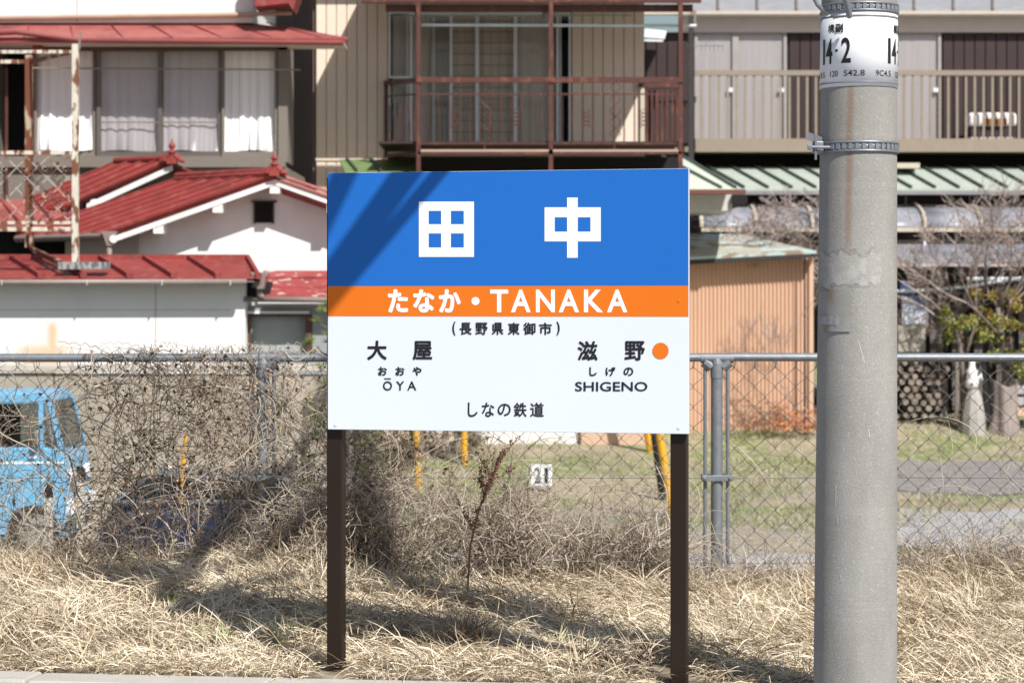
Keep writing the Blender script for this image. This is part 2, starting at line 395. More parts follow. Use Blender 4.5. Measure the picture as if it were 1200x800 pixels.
write([('お', 442.9, 429.5, 453.6, 439.9), ('お', 463.3, 429.5, 474.2, 439.9), ('や', 483.4, 429.5, 494, 439.9)], M_black, 'left_neighbour_lettering', sg, root, 0, .4)
write([('O', 448.7, 446.4, 459.5, 457.4), ('Y', 464, 446.6, 473.7, 457.2), ('A', 477.2, 446.6, 488, 457.2)], M_black, 'left_neighbour_lettering', sg, root, .014)
rects([(450.1, 443.0, 458.2, 444.2)], 'left_neighbour_lettering', M_black)
write([('滋', 676.7, 399.4, 700.3, 422.3), ('野', 731.8, 399.4, 755.8, 422.3)], M_black, 'right_neighbour_lettering', sg, root, 0, .65)
write([('し', 690.6, 429.9, 699.3, 440.5), ('げ', 709.6, 429.9, 721.3, 440.5), ('の', 730.6, 430.2, 742.2, 440.3)], M_black, 'right_neighbour_lettering', sg, root, 0, .4)
write([('SHIGENO', 673.9, 447.2, 758.8, 458.3)], M_black, 'right_neighbour_lettering', sg, root, .014)
y0, y1 = 471.4, 488.2
write([('し', 548.2, y0, 559.6, y1), ('な', 564.6, y0, 579.4, y1), ('の', 583.1, y0+1.2, 598.6, y1-1), ('鉄', 602, y0, 617.3, y1), ('道', 621.2, y0, 637.4, y1)], M_black, 'railway_lettering', sg, root, 0, .25)
for (x, y) in ((393.5, 497.5), (795.5, 501), (393.5, 214), (795.5, 352.5)):
    m = {497.5: M_signw, 501: M_signw, 214: M_blue, 352.5: M_orange}[y]
    p = on_sign(x, y); mb = MB()
    mb.tube([p+sn*.0005, p+sn*.003], [.0075, .006], 12); mb.build('rivet', m, root)
for px_, yy in ((394.2, 10.3), (796.3, 9.95)):
    c = on_sign(px_, 450, -.062); mb = MB(); hw = .0335
    mb.slab([c-sd*hw+sn*.032, c+sd*hw+sn*.032, c+sd*hw-sn*.032, c-sd*hw-sn*.032], (0, 0, 0.001))
    mb = MB(); p4 = [Vector((*(v.xy), -.25)) for v in (c-sd*hw+sn*.032, c+sd*hw+sn*.032, c+sd*hw-sn*.032, c-sd*hw-sn*.032)]
    mb.slab(p4, (0, 0, 2.08-(-.25))); mb.build('post', M_postbr, root, bevel=.004)

# ------------------------------------------------------------------ concrete pole
PY = 9.6
def pc(z): t = (z-Z(780, PY))/(Z(60, PY)-Z(780, PY)); return Vector((X(1002.3+4.2*t, PY), PY, z))
def pr(z): t = (z-Z(780, PY))/(Z(60, PY)-Z(780, PY)); return (48.6-4.4*t)/FPX*PY
def pole_mat(t, geo, out):
    s = sep(t, geo); n = noise(t, geo, 5, (1, 1, .35), 6)
    tn = t.nodes; vo = tn.new('ShaderNodeTexVoronoi'); vo.inputs['Scale'].default_value = 260; t.links.new(geo.outputs['Position'], vo.inputs['Vector'])
    o = mixcol(t, mth(t, 'MULTIPLY', ramp(t, vo.outputs['Distance'], .22, .1), ramp(t, noise(t, geo, 60), .58, .66)), out, (.50, .49, .46))
    o = mixcol(t, mth(t, 'MULTIPLY', ramp(t, noise(t, geo, 190, (1, 1, 1), 2), .56, .66), .35), o, (.13, .125, .115))
    o = mixcol(t, mth(t, 'MULTIPLY', ramp(t, noise(t, geo, 150, (1, 1, 1), 2), .60, .68), .4), o, (.56, .54, .50))
    o = mixcol(t, mth(t, 'MULTIPLY', ramp(t, noise(t, geo, 2.6, (1, 1, .5), 7), .48, .66), .35), o, (.20, .19, .175))
    # rust streak running down from the top clamp
    cx = mth(t, 'ADD', mth(t, 'MULTIPLY', s.outputs[2], .022), X(994, PY)-.022*Z(200, PY)-.016)
    wob = mth(t, 'MULTIPLY', mth(t, 'SUBTRACT', noise(t, geo, 3, (.2, .2, 1)), .5), .02)
    dx = mth(t, 'ABSOLUTE', mth(t, 'SUBTRACT', mth(t, 'ADD', s.outputs[0], wob), cx))
    st = mth(t, 'MULTIPLY', ramp(t, dx, .022, .002), ramp(t, s.outputs[2], Z(302, PY), Z(285, PY)))
    st = mth(t, 'MULTIPLY', st, mth(t, 'ADD', mth(t, 'MULTIPLY', n, .9), .2), clamp=True)
    front = ramp(t, s.outputs[1], PY, PY-.05)
    o = mixcol(t, mth(t, 'MULTIPLY', mth(t, 'MULTIPLY', st, front), .8), o, (.20, .105, .055))
    st2 = mth(t, 'MULTIPLY', ramp(t, noise(t, geo, 9, (1, 1, .5), 8), .62, .7), ramp(t, mth(t, 'ABSOLUTE', mth(t, 'SUBTRACT', s.outputs[0], X(996, PY))), .05, .01))
    o = mixcol(t, mth(t, 'MULTIPLY', st2, .45), o, (.30, .19, .12))
    # residue of an old painted label band, ragged edged
    nz = mth(t, 'MULTIPLY', mth(t, 'SUBTRACT', noise(t, geo, 24, (1, 1, 1), 8), .5), .10)
    zz_ = mth(t, 'ABSOLUTE', mth(t, 'SUBTRACT', mth(t, 'ADD', s.outputs[2], nz), Z(316, PY)))
    pm = mth(t, 'MULTIPLY', ramp(t, zz_, .066, .060), ramp(t, mth(t, 'ADD', s.outputs[0], nz), X(1027, PY), X(1024, PY)))
    pm = mth(t, 'MULTIPLY', mth(t, 'MULTIPLY', pm, front), mth(t, 'ADD', mth(t, 'MULTIPLY', ramp(t, noise(t, geo, 30, (1, 1, 1), 8), .42, .62), .20), .06), clamp=True)
    o = mixcol(t, pm, o, (.58, .58, .57))
    ln_ = mth(t, 'MULTIPLY', ramp(t, mth(t, 'ABSOLUTE', mth(t, 'SUBTRACT', zz_, .068)), .008, .001), ramp(t, s.outputs[0], X(1026, PY), X(1010, PY)))
    o = mixcol(t, mth(t, 'MULTIPLY', mth(t, 'MULTIPLY', ln_, front), .55), o, (.16, .16, .16))
    # faint horizontal mould rings
    rg = noise(t, geo, 4, (.15, .15, 9), 3)
    return mixcol(t, mth(t, 'MULTIPLY', ramp(t, rg, .6, .66), .07), o, (.46, .44, .40))
M_pole = mat('pole_concrete', (.33, .322, .305), .9, (.235, .228, .213), 7, (1, 1, .45), extra=pole_mat, bump=.30, bscale=220, detail=12, amt=.6)
root = thing('utility_pole', (pc(0).x, PY, -.1), 'thick round concrete pole with a white 14-2 number plate, right of the sign', 'pole')
mb = MB(); prof = [(-.4)+i*.25 for i in range(36)]
vs = []; n = 64
for z in prof:
    c, r = pc(z), pr(z)
    vs += [(c.x+r*math.cos(2*math.pi*k/n), c.y+r*math.sin(2*math.pi*k/n), z) for k in range(n)]
m_ = len(prof)
mb.add(vs, [(i*n+k, i*n+(k+1) % n, (i+1)*n+(k+1) % n, (i+1)*n+k) for i in range(m_-1) for k in range(n)]+[tuple((m_-1)*n+k for k in range(n))])
mb.build('shaft', M_pole, root, smooth=True)
def on_pole(deg, z, dr=0.):                      # deg 0 faces the camera, positive to the right
    c, r = pc(z), pr(z)+dr; a = R(deg); return Vector((c.x+r*math.sin(a), c.y-r*math.cos(a), z))
def wrapband(z0, z1, dr, m, name, parent, a0=-180, a1=180, seg=72, smooth=True, label=None, rim=False):
    mb = MB(); vs = []; cols = seg+1
    zs_ = [z0, z1]
    for z, e in ((z0, 0), (z0, dr), (z1, dr), (z1, 0)):
        vs += [on_pole(a0+(a1-a0)*i/seg, z, e) for i in range(cols)]
    fs = [(j*cols+i, j*cols+i+1, (j+1)*cols+i+1, (j+1)*cols+i) for j in range(3) for i in range(seg)]
    mb.add(vs, fs); return link_mesh(name, mb.v, mb.f, m, parent, smooth, label)
M_plate = mat('white_number_plate', (.76, .78, .82), .35, (.73, .75, .79), 5)
zt, zbm = Z(17.5, PY), Z(104.5, PY)
pl = wrapband(zbm, zt, .0035, M_plate, 'number_plate', root, smooth=True)
M_dkband = mat('plate_grey_line', (.22, .23, .26), .4)
for ya, yb_ in ((22.3, 24.6), (99, 100.8)):
    wrapband(Z(yb_, PY), Z(ya, PY), .0046, M_dkband, 'edge_line', pl)
def ppx(x, y):  # (angle, pixel row)
    return on_pole(x, Z(y, PY), .0052+LAY[0])
def mp(s, deg, wdeg, y0, y1): return (s, deg-wdeg/2, y0, deg+wdeg/2, y1)
for k in range(-1, 3):
    o = k*112
    write([mp('構', -53+o, 13, 32, 42.5), mp('副', -38+o, 12.5, 32, 42.5)], M_black, 'plate_lettering', ppx, pl, 0, .3)
    write([mp('1', -70+o, 6, 48.5, 78), mp('4', -57+o, 14, 48.5, 78), mp('2', -27+o, 14.5, 48.5, 78)], M_black, 'plate_lettering', ppx, pl, .02)
    mb = MB(); mb.add([ppx(-45+o, 64.3), ppx(-40+o, 64.3), ppx(-40+o, 61.5), ppx(-45+o, 61.5)], [(0, 1, 2, 3)]); mb.build('plate_lettering', M_black, pl)
    write([mp('9C4.5', -81+o, 28, 86.5, 93.3), mp('120', -47+o, 14, 86.5, 93.3), mp('S42.8', -15+o, 31, 86.5, 93.3)], M_black, 'plate_lettering', ppx, pl, .004)
def steel_band(yc, h, name):
    zc = Z(yc, PY); hh = h/2/FPX*PY
    b = wrapband(zc-hh, zc+hh, .004, M_galv, name, root)
    wrapband(zc+hh*.55, zc+hh*1.0, .008, M_galv, 'band_edge', b)
    wrapband(zc-hh*1.0, zc-hh*.55, .008, M_galv, 'band_edge', b)
    for k in range(-8, 19):
        a = k*9.5
        if -60 > a: continue
        mb = MB(); q = [on_pole(a-2.6, zc-hh*.5, .0045), on_pole(a+2.6, zc-hh*.5, .0045), on_pole(a+2.6, zc+hh*.5, .0045), on_pole(a-2.6, zc+hh*.5, .0045)]
        nn = (on_pole(a, zc, 1)-on_pole(a, zc, 0)).normalized()
        mb.slab(q, nn*.005); mb.build('band_slot', M_dkband if k % 1 == 0 else M_galv, b)
    return b
steel_band(12.5, 11, 'steel_band')
b2 = steel_band(174, 13, 'steel_band')
# buckle and bolts at the left side of the lower band
zc = Z(174, PY); mb = MB()
for a in (-62, -74, -86):
    pass
p = on_pole(-80, zc, .01)
mb.box((p.x-.03, p.y-.05, zc-.024), (p.x+.012, p.y-.02, zc+.024))
mb.build('buckle', M_galv, b2, bevel=.004)
mb = MB(); mb.tube([p+Vector((-.05, -.06, 0)), p+Vector((.09, -.075, -.003))], .0065, 8); mb.tube([p+Vector((-.052, -.06, 0)), p+Vector((-.038, -.06, 0))], .012, 6)
mb.tube([p+Vector((-.02, -.055, -.05)), p+Vector((-.02, -.055, .05))], .005, 6)
mb.build('bolt', M_galv, b2)
mb = MB(); q = P(948, 162, PY-.02); mb.beam(q+Vector((-.008, 0, .01)), P(965, 166, PY-.04), .015, .03); mb.build('hook', M_dkband, b2)
# old painted patch and small metal plate with an arrow
def patch_mat(t, geo, out):
    v = noise(t, geo, 22, (1, 1, 1), 10); o = mixcol(t, ramp(t, v, .5, .56), out, (.36, .36, .36))
    v2 = noise(t, geo, 60, (1, 1, 1), 5); return mixcol(t, ramp(t, v2, .62, .66), o, (.16, .155, .15))
M_patch = mat('peeled_sticker_residue', (.44, .44, .44), .6, (.33, .33, .33), 14, extra=patch_mat, bump=.3, bscale=80)
def blob(y0, y1, a0, a1, m, name, dr=.003, jag=1.2):
    mb = MB(); nx_ = 26; vs = []
    top = [(a0+(a1-a0)*i/nx_, Z(y0+random.uniform(-jag, jag), PY)) for i in range(nx_+1)]
    bot = [(a0+(a1-a0)*i/nx_, Z(y1+random.uniform(-jag, jag), PY)) for i in range(nx_+1)]
    mb.add([on_pole(a, z, dr) for a, z in top]+[on_pole(a, z, dr) for a, z in bot], [(i, i+1, nx_+2+i, nx_+1+i) for i in range(nx_)])
    return link_mesh(name, mb.v, mb.f, m, root, True)
def pl2(t, geo, out):
    v = noise(t, geo, 9, (1, 1, .6), 6); return mixcol(t, ramp(t, v, .54, .70), out, (.24, .175, .12))
M_oldp = mat('weathered_small_plate', (.30, .30, .29), .5, (.22, .22, .21), 14, extra=pl2)
op = blob(341, 388, -78, -17, M_oldp, 'old_plate', .005, .15)
mb = MB(); f = lambda a, y: on_pole(a, Z(y, PY), .007)
for a_, b_ in ((-75, -62), (-62, -50), (-50, -39)): mb.add([f(a_, 380), f(b_, 380), f(b_, 370), f(a_, 370)], [(0, 1, 2, 3)])
mb.add([f(-39, 383), f(-28, 375), f(-39, 367)], [(0, 1, 2)])
mb.build('arrow_mark', mat('faded_white_arrow', (.34, .34, .35), .6, (.24, .24, .25), 60), op)
mb = MB()
mb = None
# white scratches
scr = mat('white_scratch', (.62, .61, .58), .8)
for (a, ya, yb_, da) in ((-7, 398, 424, 9), (-38, 565, 590, 0), (-36, 600, 610, 1), (8, 500, 510, 2), (-30, 668, 676, 1), (-55, 565, 575, 0), (35, 447, 455, -1), (22, 478, 484, 0)):
    mb = MB(); mb.add([on_pole(a, Z(ya, PY), .0015), on_pole(a+1, Z(ya, PY), .0015), on_pole(a+da+1, Z(yb_, PY), .0015), on_pole(a+da, Z(yb_, PY), .0015)], [(0, 1, 2, 3)]); mb.build('scratch', scr, root)
# brace rods at the very top, and the bracket arms over the track whose shadows fall on the sign
mb = MB(); mb.tube([P(940, -30, PY-.25), P(958, 6, PY-.22), P(968, 16, PY-.17)], .0085, 8); mb.build('brace_rod', M_dkband, root)
mb = MB(); mb.tube([P(985, -40, PY-.3), P(991, 0, PY-.24), P(996, 20, PY-.19)], .0125, 8); mb.build('brace_rod', M_dkband, root)
XB = .72
def back(px_, py_):                               # where the sun ray through this sign point crosses the plane of the bracket arms
    p = on_sign(px_, py_); t = (XB-p.x)/sdir.x; return p+sdir*t
ends = []
for (a, b, r) in (((476, 203), (406, 300), .060), ((514, 203), (430, 303), .031), ((404, 203), (366, 283), .052)):
    A, B = back(*a), back(*b); d_ = (B-A)/(B.y-A.y)
    lo = A+d_*(PY-A.y); hi = A+d_*(7.75-A.y); ends.append(lo)
    mb = MB(); mb.tube([hi, lo], r, 14); mb.build('bracket_arm', M_galv, root)
    mb = MB(); mb.beam((XB-.05, PY, lo.z), (pc(lo.z).x, PY, lo.z), .07, .07); mb.build('crossarm', M_galv, root)

# unseen drum added above the arms to cast the dark patch on the weeds
mb = MB(); c = Vector((.66, 8.2, 5.05)); mb.lathe(c, [(.22, 0), (.27, .04), (.27, .62), (.24, .68), (.08, .74)], 24); tr_ = mb.build('shade_drum', M_galv, root, smooth=False)
for a in (-.13, 0, .13):
    mb = MB(); mb.lathe(c+Vector((a, 0, .70)), [(.02, 0), (.045, .03), (.02, .06), (.04, .09), (.015, .13)], 10); mb.build('shade_drum_knob', M_plate, tr_)
for z_ in (5.12, 5.6):  # beams joining the added drum to the pole
    mb = MB(); mb.beam((.74, 8.2, z_), (pc(z_).x, PY, z_), .07, .07); mb.build('crossarm', M_galv, root)

# ------------------------------------------------------------------ chain link fence
FY = 13.3
root = thing('chain_link_fence', (0, FY, 0), 'galvanised chain link fence running across behind the station sign', 'fence')
zr = Z(419.5, FY); xl, xr = -5.2, 5.2
mb = MB(); mb.tube([(xl, FY, zr), (X(822, FY), FY, zr+.004)], .0235, 14); mb.build('top_rail', M_galv, root, smooth=False)
mb = MB(); mb.tube([(X(858, FY), FY, zr+.006), (xr, FY, zr)], .0235, 14); mb.build('top_rail', M_galv, root)
for pxx in (308, 840, -230, 1375):
    c = X(pxx, FY)
    mb = MB(); mb.tube([(c, FY, -.4), (c, FY, zr-.03)], .033, 18); po = mb.build('post', M_galv, root)
    mb = MB(); mb.tube([(c, FY, zr-.11), (c, FY, zr-.03), (c, FY, zr)], [.036, .036, .03], 18)
    mb.tube([(c-.09, FY, zr), (c+.09, FY, zr)], .0275, 16); mb.tube([(c-.07, FY, zr-.02), (c-.03, FY, zr-.05)], .03, 10); mb.tube([(c+.07, FY, zr-.02), (c+.03, FY, zr-.05)], .03, 10)
    mb.build('joint', M_galv, po)
    mb = MB(); mb.box((c-.085, FY-.045, Z(563, FY)), (c+.085, FY-.035, Z(556, FY))); mb.box((c-.085, FY+.035, Z(563, FY)), (c+.085, FY+.045, Z(556, FY)))
    for q_ in (-.07, .07): mb.tube([(c+q_, FY-.055, Z(559.5, FY)), (c+q_, FY+.055, Z(559.5, FY))], .008, 8)
    mb.build('clamp', M_galv, po, bevel=.003)
    for q_ in (-.064, .06):
        mb = MB(); mb.tube([(c+q_, FY, -.2), (c+q_, FY, zr-.045)], .0105, 8); mb.tube([(c+q_, FY, zr-.05), (c+q_, FY, zr-.02)], .017, 8); mb.build('tension_bar', M_galv, root)
D = 24.0/FPX*FY; Wd = D/2
vs, fs = [], []
mb = MB(); nW = int((xr-xl)/Wd)
for i in range(nW):
    xa = xl+i*Wd; pts = []; z = zr-.045; k = 0
    cx = xa+Wd/2
    if any(abs(cx-X(pxx, FY)) < .064 for pxx in (308, 840, -230, 1375)): continue
    while z > -.15:
        side = (k+i) % 2
        xx = xa+(Wd+.006 if side else -.006)+random.uniform(-.0025, .0025)
        yy = FY+(.004 if side else -.004)
        pts.append((xx, yy, z+random.uniform(-.002, .002))); z -= D/2; k += 1
    mb.tube(pts, .0030, 4, cap=False)
for zz_ in (Z(560, FY), Z(660, FY)): mb.tube([(xl+j*.4, FY+.006, zz_+random.uniform(-.003, .003)) for j in range(27)], .0022, 4)
# loops tying the mesh to the rail
for i in range(0, nW, 2):
    c = xl+i*Wd
    mb.tube([(c, FY-.01, zr-.05), (c-.006, FY-.026, zr-.01), (c, FY, zr+.027), (c+.008, FY+.02, zr-.02), (c+.004, FY, zr-.05)], .002, 4, cap=False)
mb.build('wire_mesh', M_wire, root, kind='stuff')

# ------------------------------------------------------------------ left house (upper storey with curtains)
def wavy(name, x0, x1, yt, yb_, Y, m, parent, folds=5, amp=.03, bot=0., n=44, flutter=0.):
    vs = []; rows = 14; ph = random.uniform(0, 6)
    for j in range(rows+1):
        v = j/rows
        for i in range(n+1):
            u = i/n; xx = X(x0+(x1-x0)*u, Y); a = amp*(.5+.5*v)
            yy = Y+a*(math.sin(u*folds*6.283+ph+1.1*math.sin(u*4.3+ph*2))*(.65+.35*math.sin(u*7+ph))+.5*math.sin(u*folds*2.4+ph*3)+.4*math.sin(u*folds*2.3*6.283+ph*2+v*2.))
            if v > .6: yy -= flutter*((v-.6)/.4)**1.5*(.5+.8*math.sin(u*9+ph)*math.sin(v*9+u*5))
            zz2 = Z(yt+(yb_-yt)*v, Y)+(bot*math.sin(u*7+ph) if j == rows else 0)
            vs.append((xx, yy, zz2))
    fs = [(j*(n+1)+i, j*(n+1)+i+1, (j+1)*(n+1)+i+1, (j+1)*(n+1)+i) for j in range(rows) for i in range(n)]
    return link_mesh(name, vs, fs, m, parent, True)
M_glass = glassmat('window_glass', (.90, .89, .90), .0)
M_glass2 = glassmat('dusty_window_glass', (.9, .9, .9), .0)
HY = 33.0
root = thing('tiled_house', (X(100, HY), HY+2, -1.1), 'two storey house at the left with red eave and white curtained upstairs windows', 'house')
mb = MB()                                        # wall with opening: boxes round the window band
mb.px(-260, 53, -5, 185, HY, HY+3)
mb.px(-260, 196, 336, 640, HY+.02, HY+3)
mb.build('wall', M_grayfr, root)
mb = MB(); mb.px(-260, -90, 297, 27, HY+.05, HY+3.2); mb.build('upper_wall', M_white, root)
mb = MB(); mb.px(90, -90, 90.7, 26, HY+.044, HY+.05); mb.build('wall_joint', M_grayfr, root)
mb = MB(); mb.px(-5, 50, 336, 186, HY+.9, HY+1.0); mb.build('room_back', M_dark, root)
mb = MB(); mb.px(326, 52, 337, 190, HY, HY+.9); mb.build('corner_post', M_grayfr, root)
mb = MB(); mb.px(40, 50, 336, 59, HY, HY+.2); mb.build('window_head', mat('dim_brown_timber', (.12, .085, .06), .8), root)
mb = MB(); mb.px(-5, 183, 334, 196, HY-.06, HY+.2); mb.build('window_sill', M_grayfr, root)
M_winbr = M_bronze
for i, (xa, xb_, glass) in enumerate(((40, 112, 0), (113, 190, 1), (186, 261, 1), (260, 325, 0))):
    mb = MB(); yb0 = HY+(.03 if i % 2 else .07); w1 = 5 if glass else 3
    for q_ in ((xa, 57, xa+w1, 183), (xb_-w1, 57, xb_, 183), (xa+w1, 57, xb_-w1, 60), (xa+w1, 177.5, xb_-w1, 183)): mb.px(*q_, yb0, yb0+.04)
    f_ = mb.build('window', M_bronze if glass else M_grayfr, root)
    if glass:
        mb = MB(); mb.px(xa+w1, 60, xb_-w1, 177.5, yb0+.015, yb0+.021); mb.build('pane', M_glass, f_)
        mb = MB(); mb.px(xa+w1, 142.6, xb_-w1, 144.2, yb0+.005, yb0+.013); mb.build('muntin', M_grayfr, f_)
    wavy('curtain', xa+3, xb_-3, 60, 177 if glass else 177, HY+.13, M_curt, root, folds=5 if glass else 6, amp=.012 if glass else .026, bot=.012, flutter=.10 if not glass else .035)
# skirt eave, brown soffit, gutter
ed = 32.43
tl, tr, bl, br = P(-260, 26, HY+.15), P(296, 27.5, HY+.15), P(-260, 45, ed), P(392, 44, ed)
mb = MB(); q = [bl, br+Vector((.18, 0, .0)), P(300, 28, HY+.15), tl]
mb.slab(q, (0, 0, -.03)); mb.build('eave_roof', M_redpale, root)
mb = MB()
for k in range(8):
    a = P(-30+k*58, 45, ed)+Vector((0, 0, .012)); b = P(-10+k*46, 27.5, HY+.14)+Vector((0, 0, .012))
    if k < 8: mb.beam(a, b, .012, .014)
mb.build('eave_joint', M_red, root)
mb = MB(); mb.slab([P(330, 30, HY+.1), P(408, 45, ed), P(335, 46, HY+.5), P(330, 45, HY+.5)], (0, 0, -.04)); mb.build('eave_corner', M_redpale, root)
mb = MB(); mb.box((X(-260, ed), ed-.02, Z(50.5, ed)), (X(405, ed), ed+.02, Z(45.5, ed))); mb.build('fascia', M_red, root)
mb = MB(); mb.box((X(-260, ed), ed+.02, Z(50, ed)), (X(402, ed), HY+.3, Z(48.6, ed))); mb.build('soffit', M_pinkband, root)
mb = MB(); mb.tube([P(-40, 41, ed-.06), P(20, 38, ed-.06), P(93, 47.5, ed-.03), P(402, 50.5, ed-.03)], .035, 8); mb.build('gutter', mat('red_gutter', (.24, .05, .045), .4), root)
mb = MB(); mb.tube([P(-260, 25, HY-.0), P(280, 17.5, HY-.0)], .035, 8); mb.tube([P(280, 17.5, HY), P(342, 15.5, HY-.1)], .03, 8); mb.build('upper_gutter', mat('tan_gutter', (.48, .36, .28), .5), root)
mb = MB(); mb.prism([P(300, -60, HY-.5), P(352, -14, HY-.5), P(343, 12, HY-.5), P(338, 4, HY-.5), P(298, 8, HY-.5)], (0, .6, 0)); mb.build('upper_eave_end', M_red, root)
mb = MB(); mb.px(-260, -100, 330, -62, HY-.06, HY+3); mb.build('upper_roof', M_red, root)
mb = MB(); mb.px(38, 52, 48, 59, HY-.25, HY); mb.build('bracket', M_red, root)
# dark opening on the far left with a red-brown post
mb = MB(); mb.px(-60, 52, 40, 178, HY+.75, HY+.9); mb.build('dark_room', M_dark, root)
mb = MB(); mb.px(6, 80, 9, 230, HY-.05, HY-.02); mb.build('drain_rod', M_brownmetal, root)
o = MB().tube([P(38, 80, HY-.35), P(352, 82, HY-.35)], .011, 8).build('laundry_pole', M_gutter, label='thin grey laundry pole across the curtained upstairs windows', cat='pole')
for x_ in (44, 328):
    mb = MB(); mb.beam(P(x_, 80.5, HY-.36), P(x_, 79, HY+.02), .015); mb.beam(P(x_, 82, HY), P(x_, 66, HY), .012, .012); mb.build('pole_bracket', M_gutter, root)

# ------------------------------------------------------------------ gabled storehouse with red ribbed roofs
def finial(root, c, s=1.):
    mb = MB(); k = s*.0107
    mb.lathe(c+Vector((0, 0, 0)), [(5*k, 0), (5*k, 2*k), (3.4*k, 3*k), (3.4*k, 7*k), (5.2*k, 8*k), (5*k, 9.5*k), (2.6*k, 11*k), (2.4*k, 13*k), (4.2*k, 15*k), (4.0*k, 17*k), (2.2*k, 19*k), (1.2*k, 22*k), (.2*k, 25*k)], 12)
    f_ = mb.build('finial', M_red, root, smooth=False)
    mb = MB()
    for sx in (-1, 1):
        pts = [c+Vector((sx*(3+12*t)*k, -.02, (5.5-8.5*t**.8)*k)) for t in (0, .25, .5, .75, 1)]
        mb.tube(pts, [4*k, 3.6*k, 3.2*k, 2.6*k, 1.4*k], 8)
        mb.lathe(c+Vector((sx*8.5*k, -.04, -2.*k)), [(2.1*k, 0), (2.1*k, 4*k)], 8)
    mb.box(c+Vector((-6*k, -.05, -5*k)), c+Vector((6*k, .06, 4*k)))
    mb.build('ornament', M_red, f_)
def ribbed_roof(root, a0, a1, off, nseam, ridge=True, seamr=.028, mroof=None, both=None):
    """a0 apex front, a1 eave front, off = ridge direction backwards"""
    mroof = mroof or M_red
    nrm = (a1-a0).cross(off).normalized(); nrm = nrm if nrm.z > 0 else -nrm
    for k in range(nseam):
        t0, t1 = k/nseam, (k+1)/nseam
        mb = MB(); e = off*.004; lift = nrm*(.0+.018*(k % 2)*0)
        A, B, Cc, Dd = a0+off*t0+e, a0+off*t1-e, a1+off*t1-e, a1+off*t0+e
        step = nrm*.035                      # each sheet rises towards one side, giving the saw-tooth ridge line
        mb.hexa([Dd-nrm*.03, Cc-nrm*.03, B-nrm*.03, A-nrm*.03, Dd+step*.1, Cc+step, B+step, A+step*.1])
        mb.build('roof_panel', mroof, root)
    for k in range(nseam+1):
        mb = MB(); o_ = a0+off*(k/nseam)+nrm*.035; mb.beam(o_, o_+(a1-a0), .03, .035, up=nrm); mb.build('roof_seam', M_red, root)
GY = 30.17
root = thing('gabled_storehouse', (X(300, GY), GY+1, -1.1), 'white plaster storehouse with gable vent and red ribbed roof with finials', 'storehouse')
a0, a1, a1r = P(322, 207, GY), P(127, 274, GY), P(462, 255, GY); off = Vector((-1.40, 1.25, 0.0))
ribbed_roof(root, a0, a1, off, 6)
ribbed_roof(root, a0+Vector((.02, 0, 0)), a1r, off, 6)
mb = MB(); mb.tube([a0+Vector((-.03, .05, .075)), a0+off+Vector((0, 0, .075))], .045, 8); mb.tube([a0+Vector((-.03, .0, .02)), a0+off+Vector((0, 0, .02))], .06, 6); mb.build('ridge_cap', M_red, root)
finial(root, a0+Vector((0, -.02, .06)), 1.0)
mb = MB()
sdn = Vector((0, 0, -.085))
mb.slab([a1+sdn+Vector((.05, .02, -.02)), a0+sdn+Vector((0, .02, -.02)), a0+Vector((0, .02, -.035)), a1+Vector((.05, .02, -.035))], (0, .05, 0))
mb.slab([a0+sdn+Vector((0, .02, -.02)), a1r+sdn+Vector((-.05, .02, -.02)), a1r+Vector((-.05, .02, -.035)), a0+Vector((0, .02, -.035))], (0, .05, 0))
mb.build('bargeboard', M_white, root)
for (x_, y_) in ((322, 221), (255, 243.5), (185.5, 268), (389, 243.5)):
    mb = MB(); c = P(x_, y_, GY+.03); mb.box(c+Vector((-.062, 0, -.06)), c+Vector((.062, .38, .07))); mb.build('purlin_end', M_white, root)
WY = GY+.41
def ay(px_): return 207+abs(px_-322)*(67/195.)+9
poly = [P(163, 330, WY), P(440, 330, WY), P(440, ay(440), WY), P(322, ay(322)+2, WY), P(163, ay(163), WY)]
poly[0].z = -1.1; poly[1].z = -1.1
mb = MB(); mb.prism(poly, off*.8); mb.build('wall', M_white, root)
mb = MB()
mb.px(297, 236.5, 299.3, 262, WY-.04, WY-.003); mb.px(318.8, 236.5, 321, 262, WY-.04, WY-.003); mb.px(294.5, 235, 324, 237, WY-.06, WY-.003)
v_ = mb.build('vent', mat('dark_vent_metal', (.035, .028, .028), .6), root)
for k in range(9):
    mb = MB(); yy = 238.5+k*2.5; a = P(299.3, yy+2.2, WY-.035); b = P(318.8, yy+2.2, WY-.035)
    mb.slab([a, b, b+Vector((0, .03, .02)), a+Vector((0, .03, .02))], (0, 0, .004)); mb.build('louvre', MATS['dark_vent_metal'], v_)
mb = MB(); mb.px(299, 237, 319, 261, WY-.006, WY-.002); mb.build('vent_back', M_dark, v_)
# downpipe with hopper at the eave corner
mb = MB(); mb.tube([a1+Vector((-.0, -.0, -.03)), a1+off+Vector((0, 0, -.03))], .05, 8); mb.build('gutter', M_gutter, root)
mb = MB(); pv = [P(118, 271, GY-.05), P(138, 271, GY-.05), P(135, 276, GY-.05), P(131, 288, GY-.05), P(125, 288, GY-.05), P(121, 276, GY-.05)]
mb.prism(pv, (0, .12, 0)); hp = mb.build('hopper', M_gutter, root)
mb = MB(); mb.tube([P(128, 286, GY+.0), P(128, 305, GY+.0), P(133, 314, GY-.15), P(151, 324, GY-.6)], .036, 10); mb.build('downpipe', M_gutter, root, smooth=True)
mb = MB(); mb.tube([P(133, 280, GY-.07), P(133.5, 280, GY+.0)], .05, 12); mb.build('gutter_end', M_white, root)

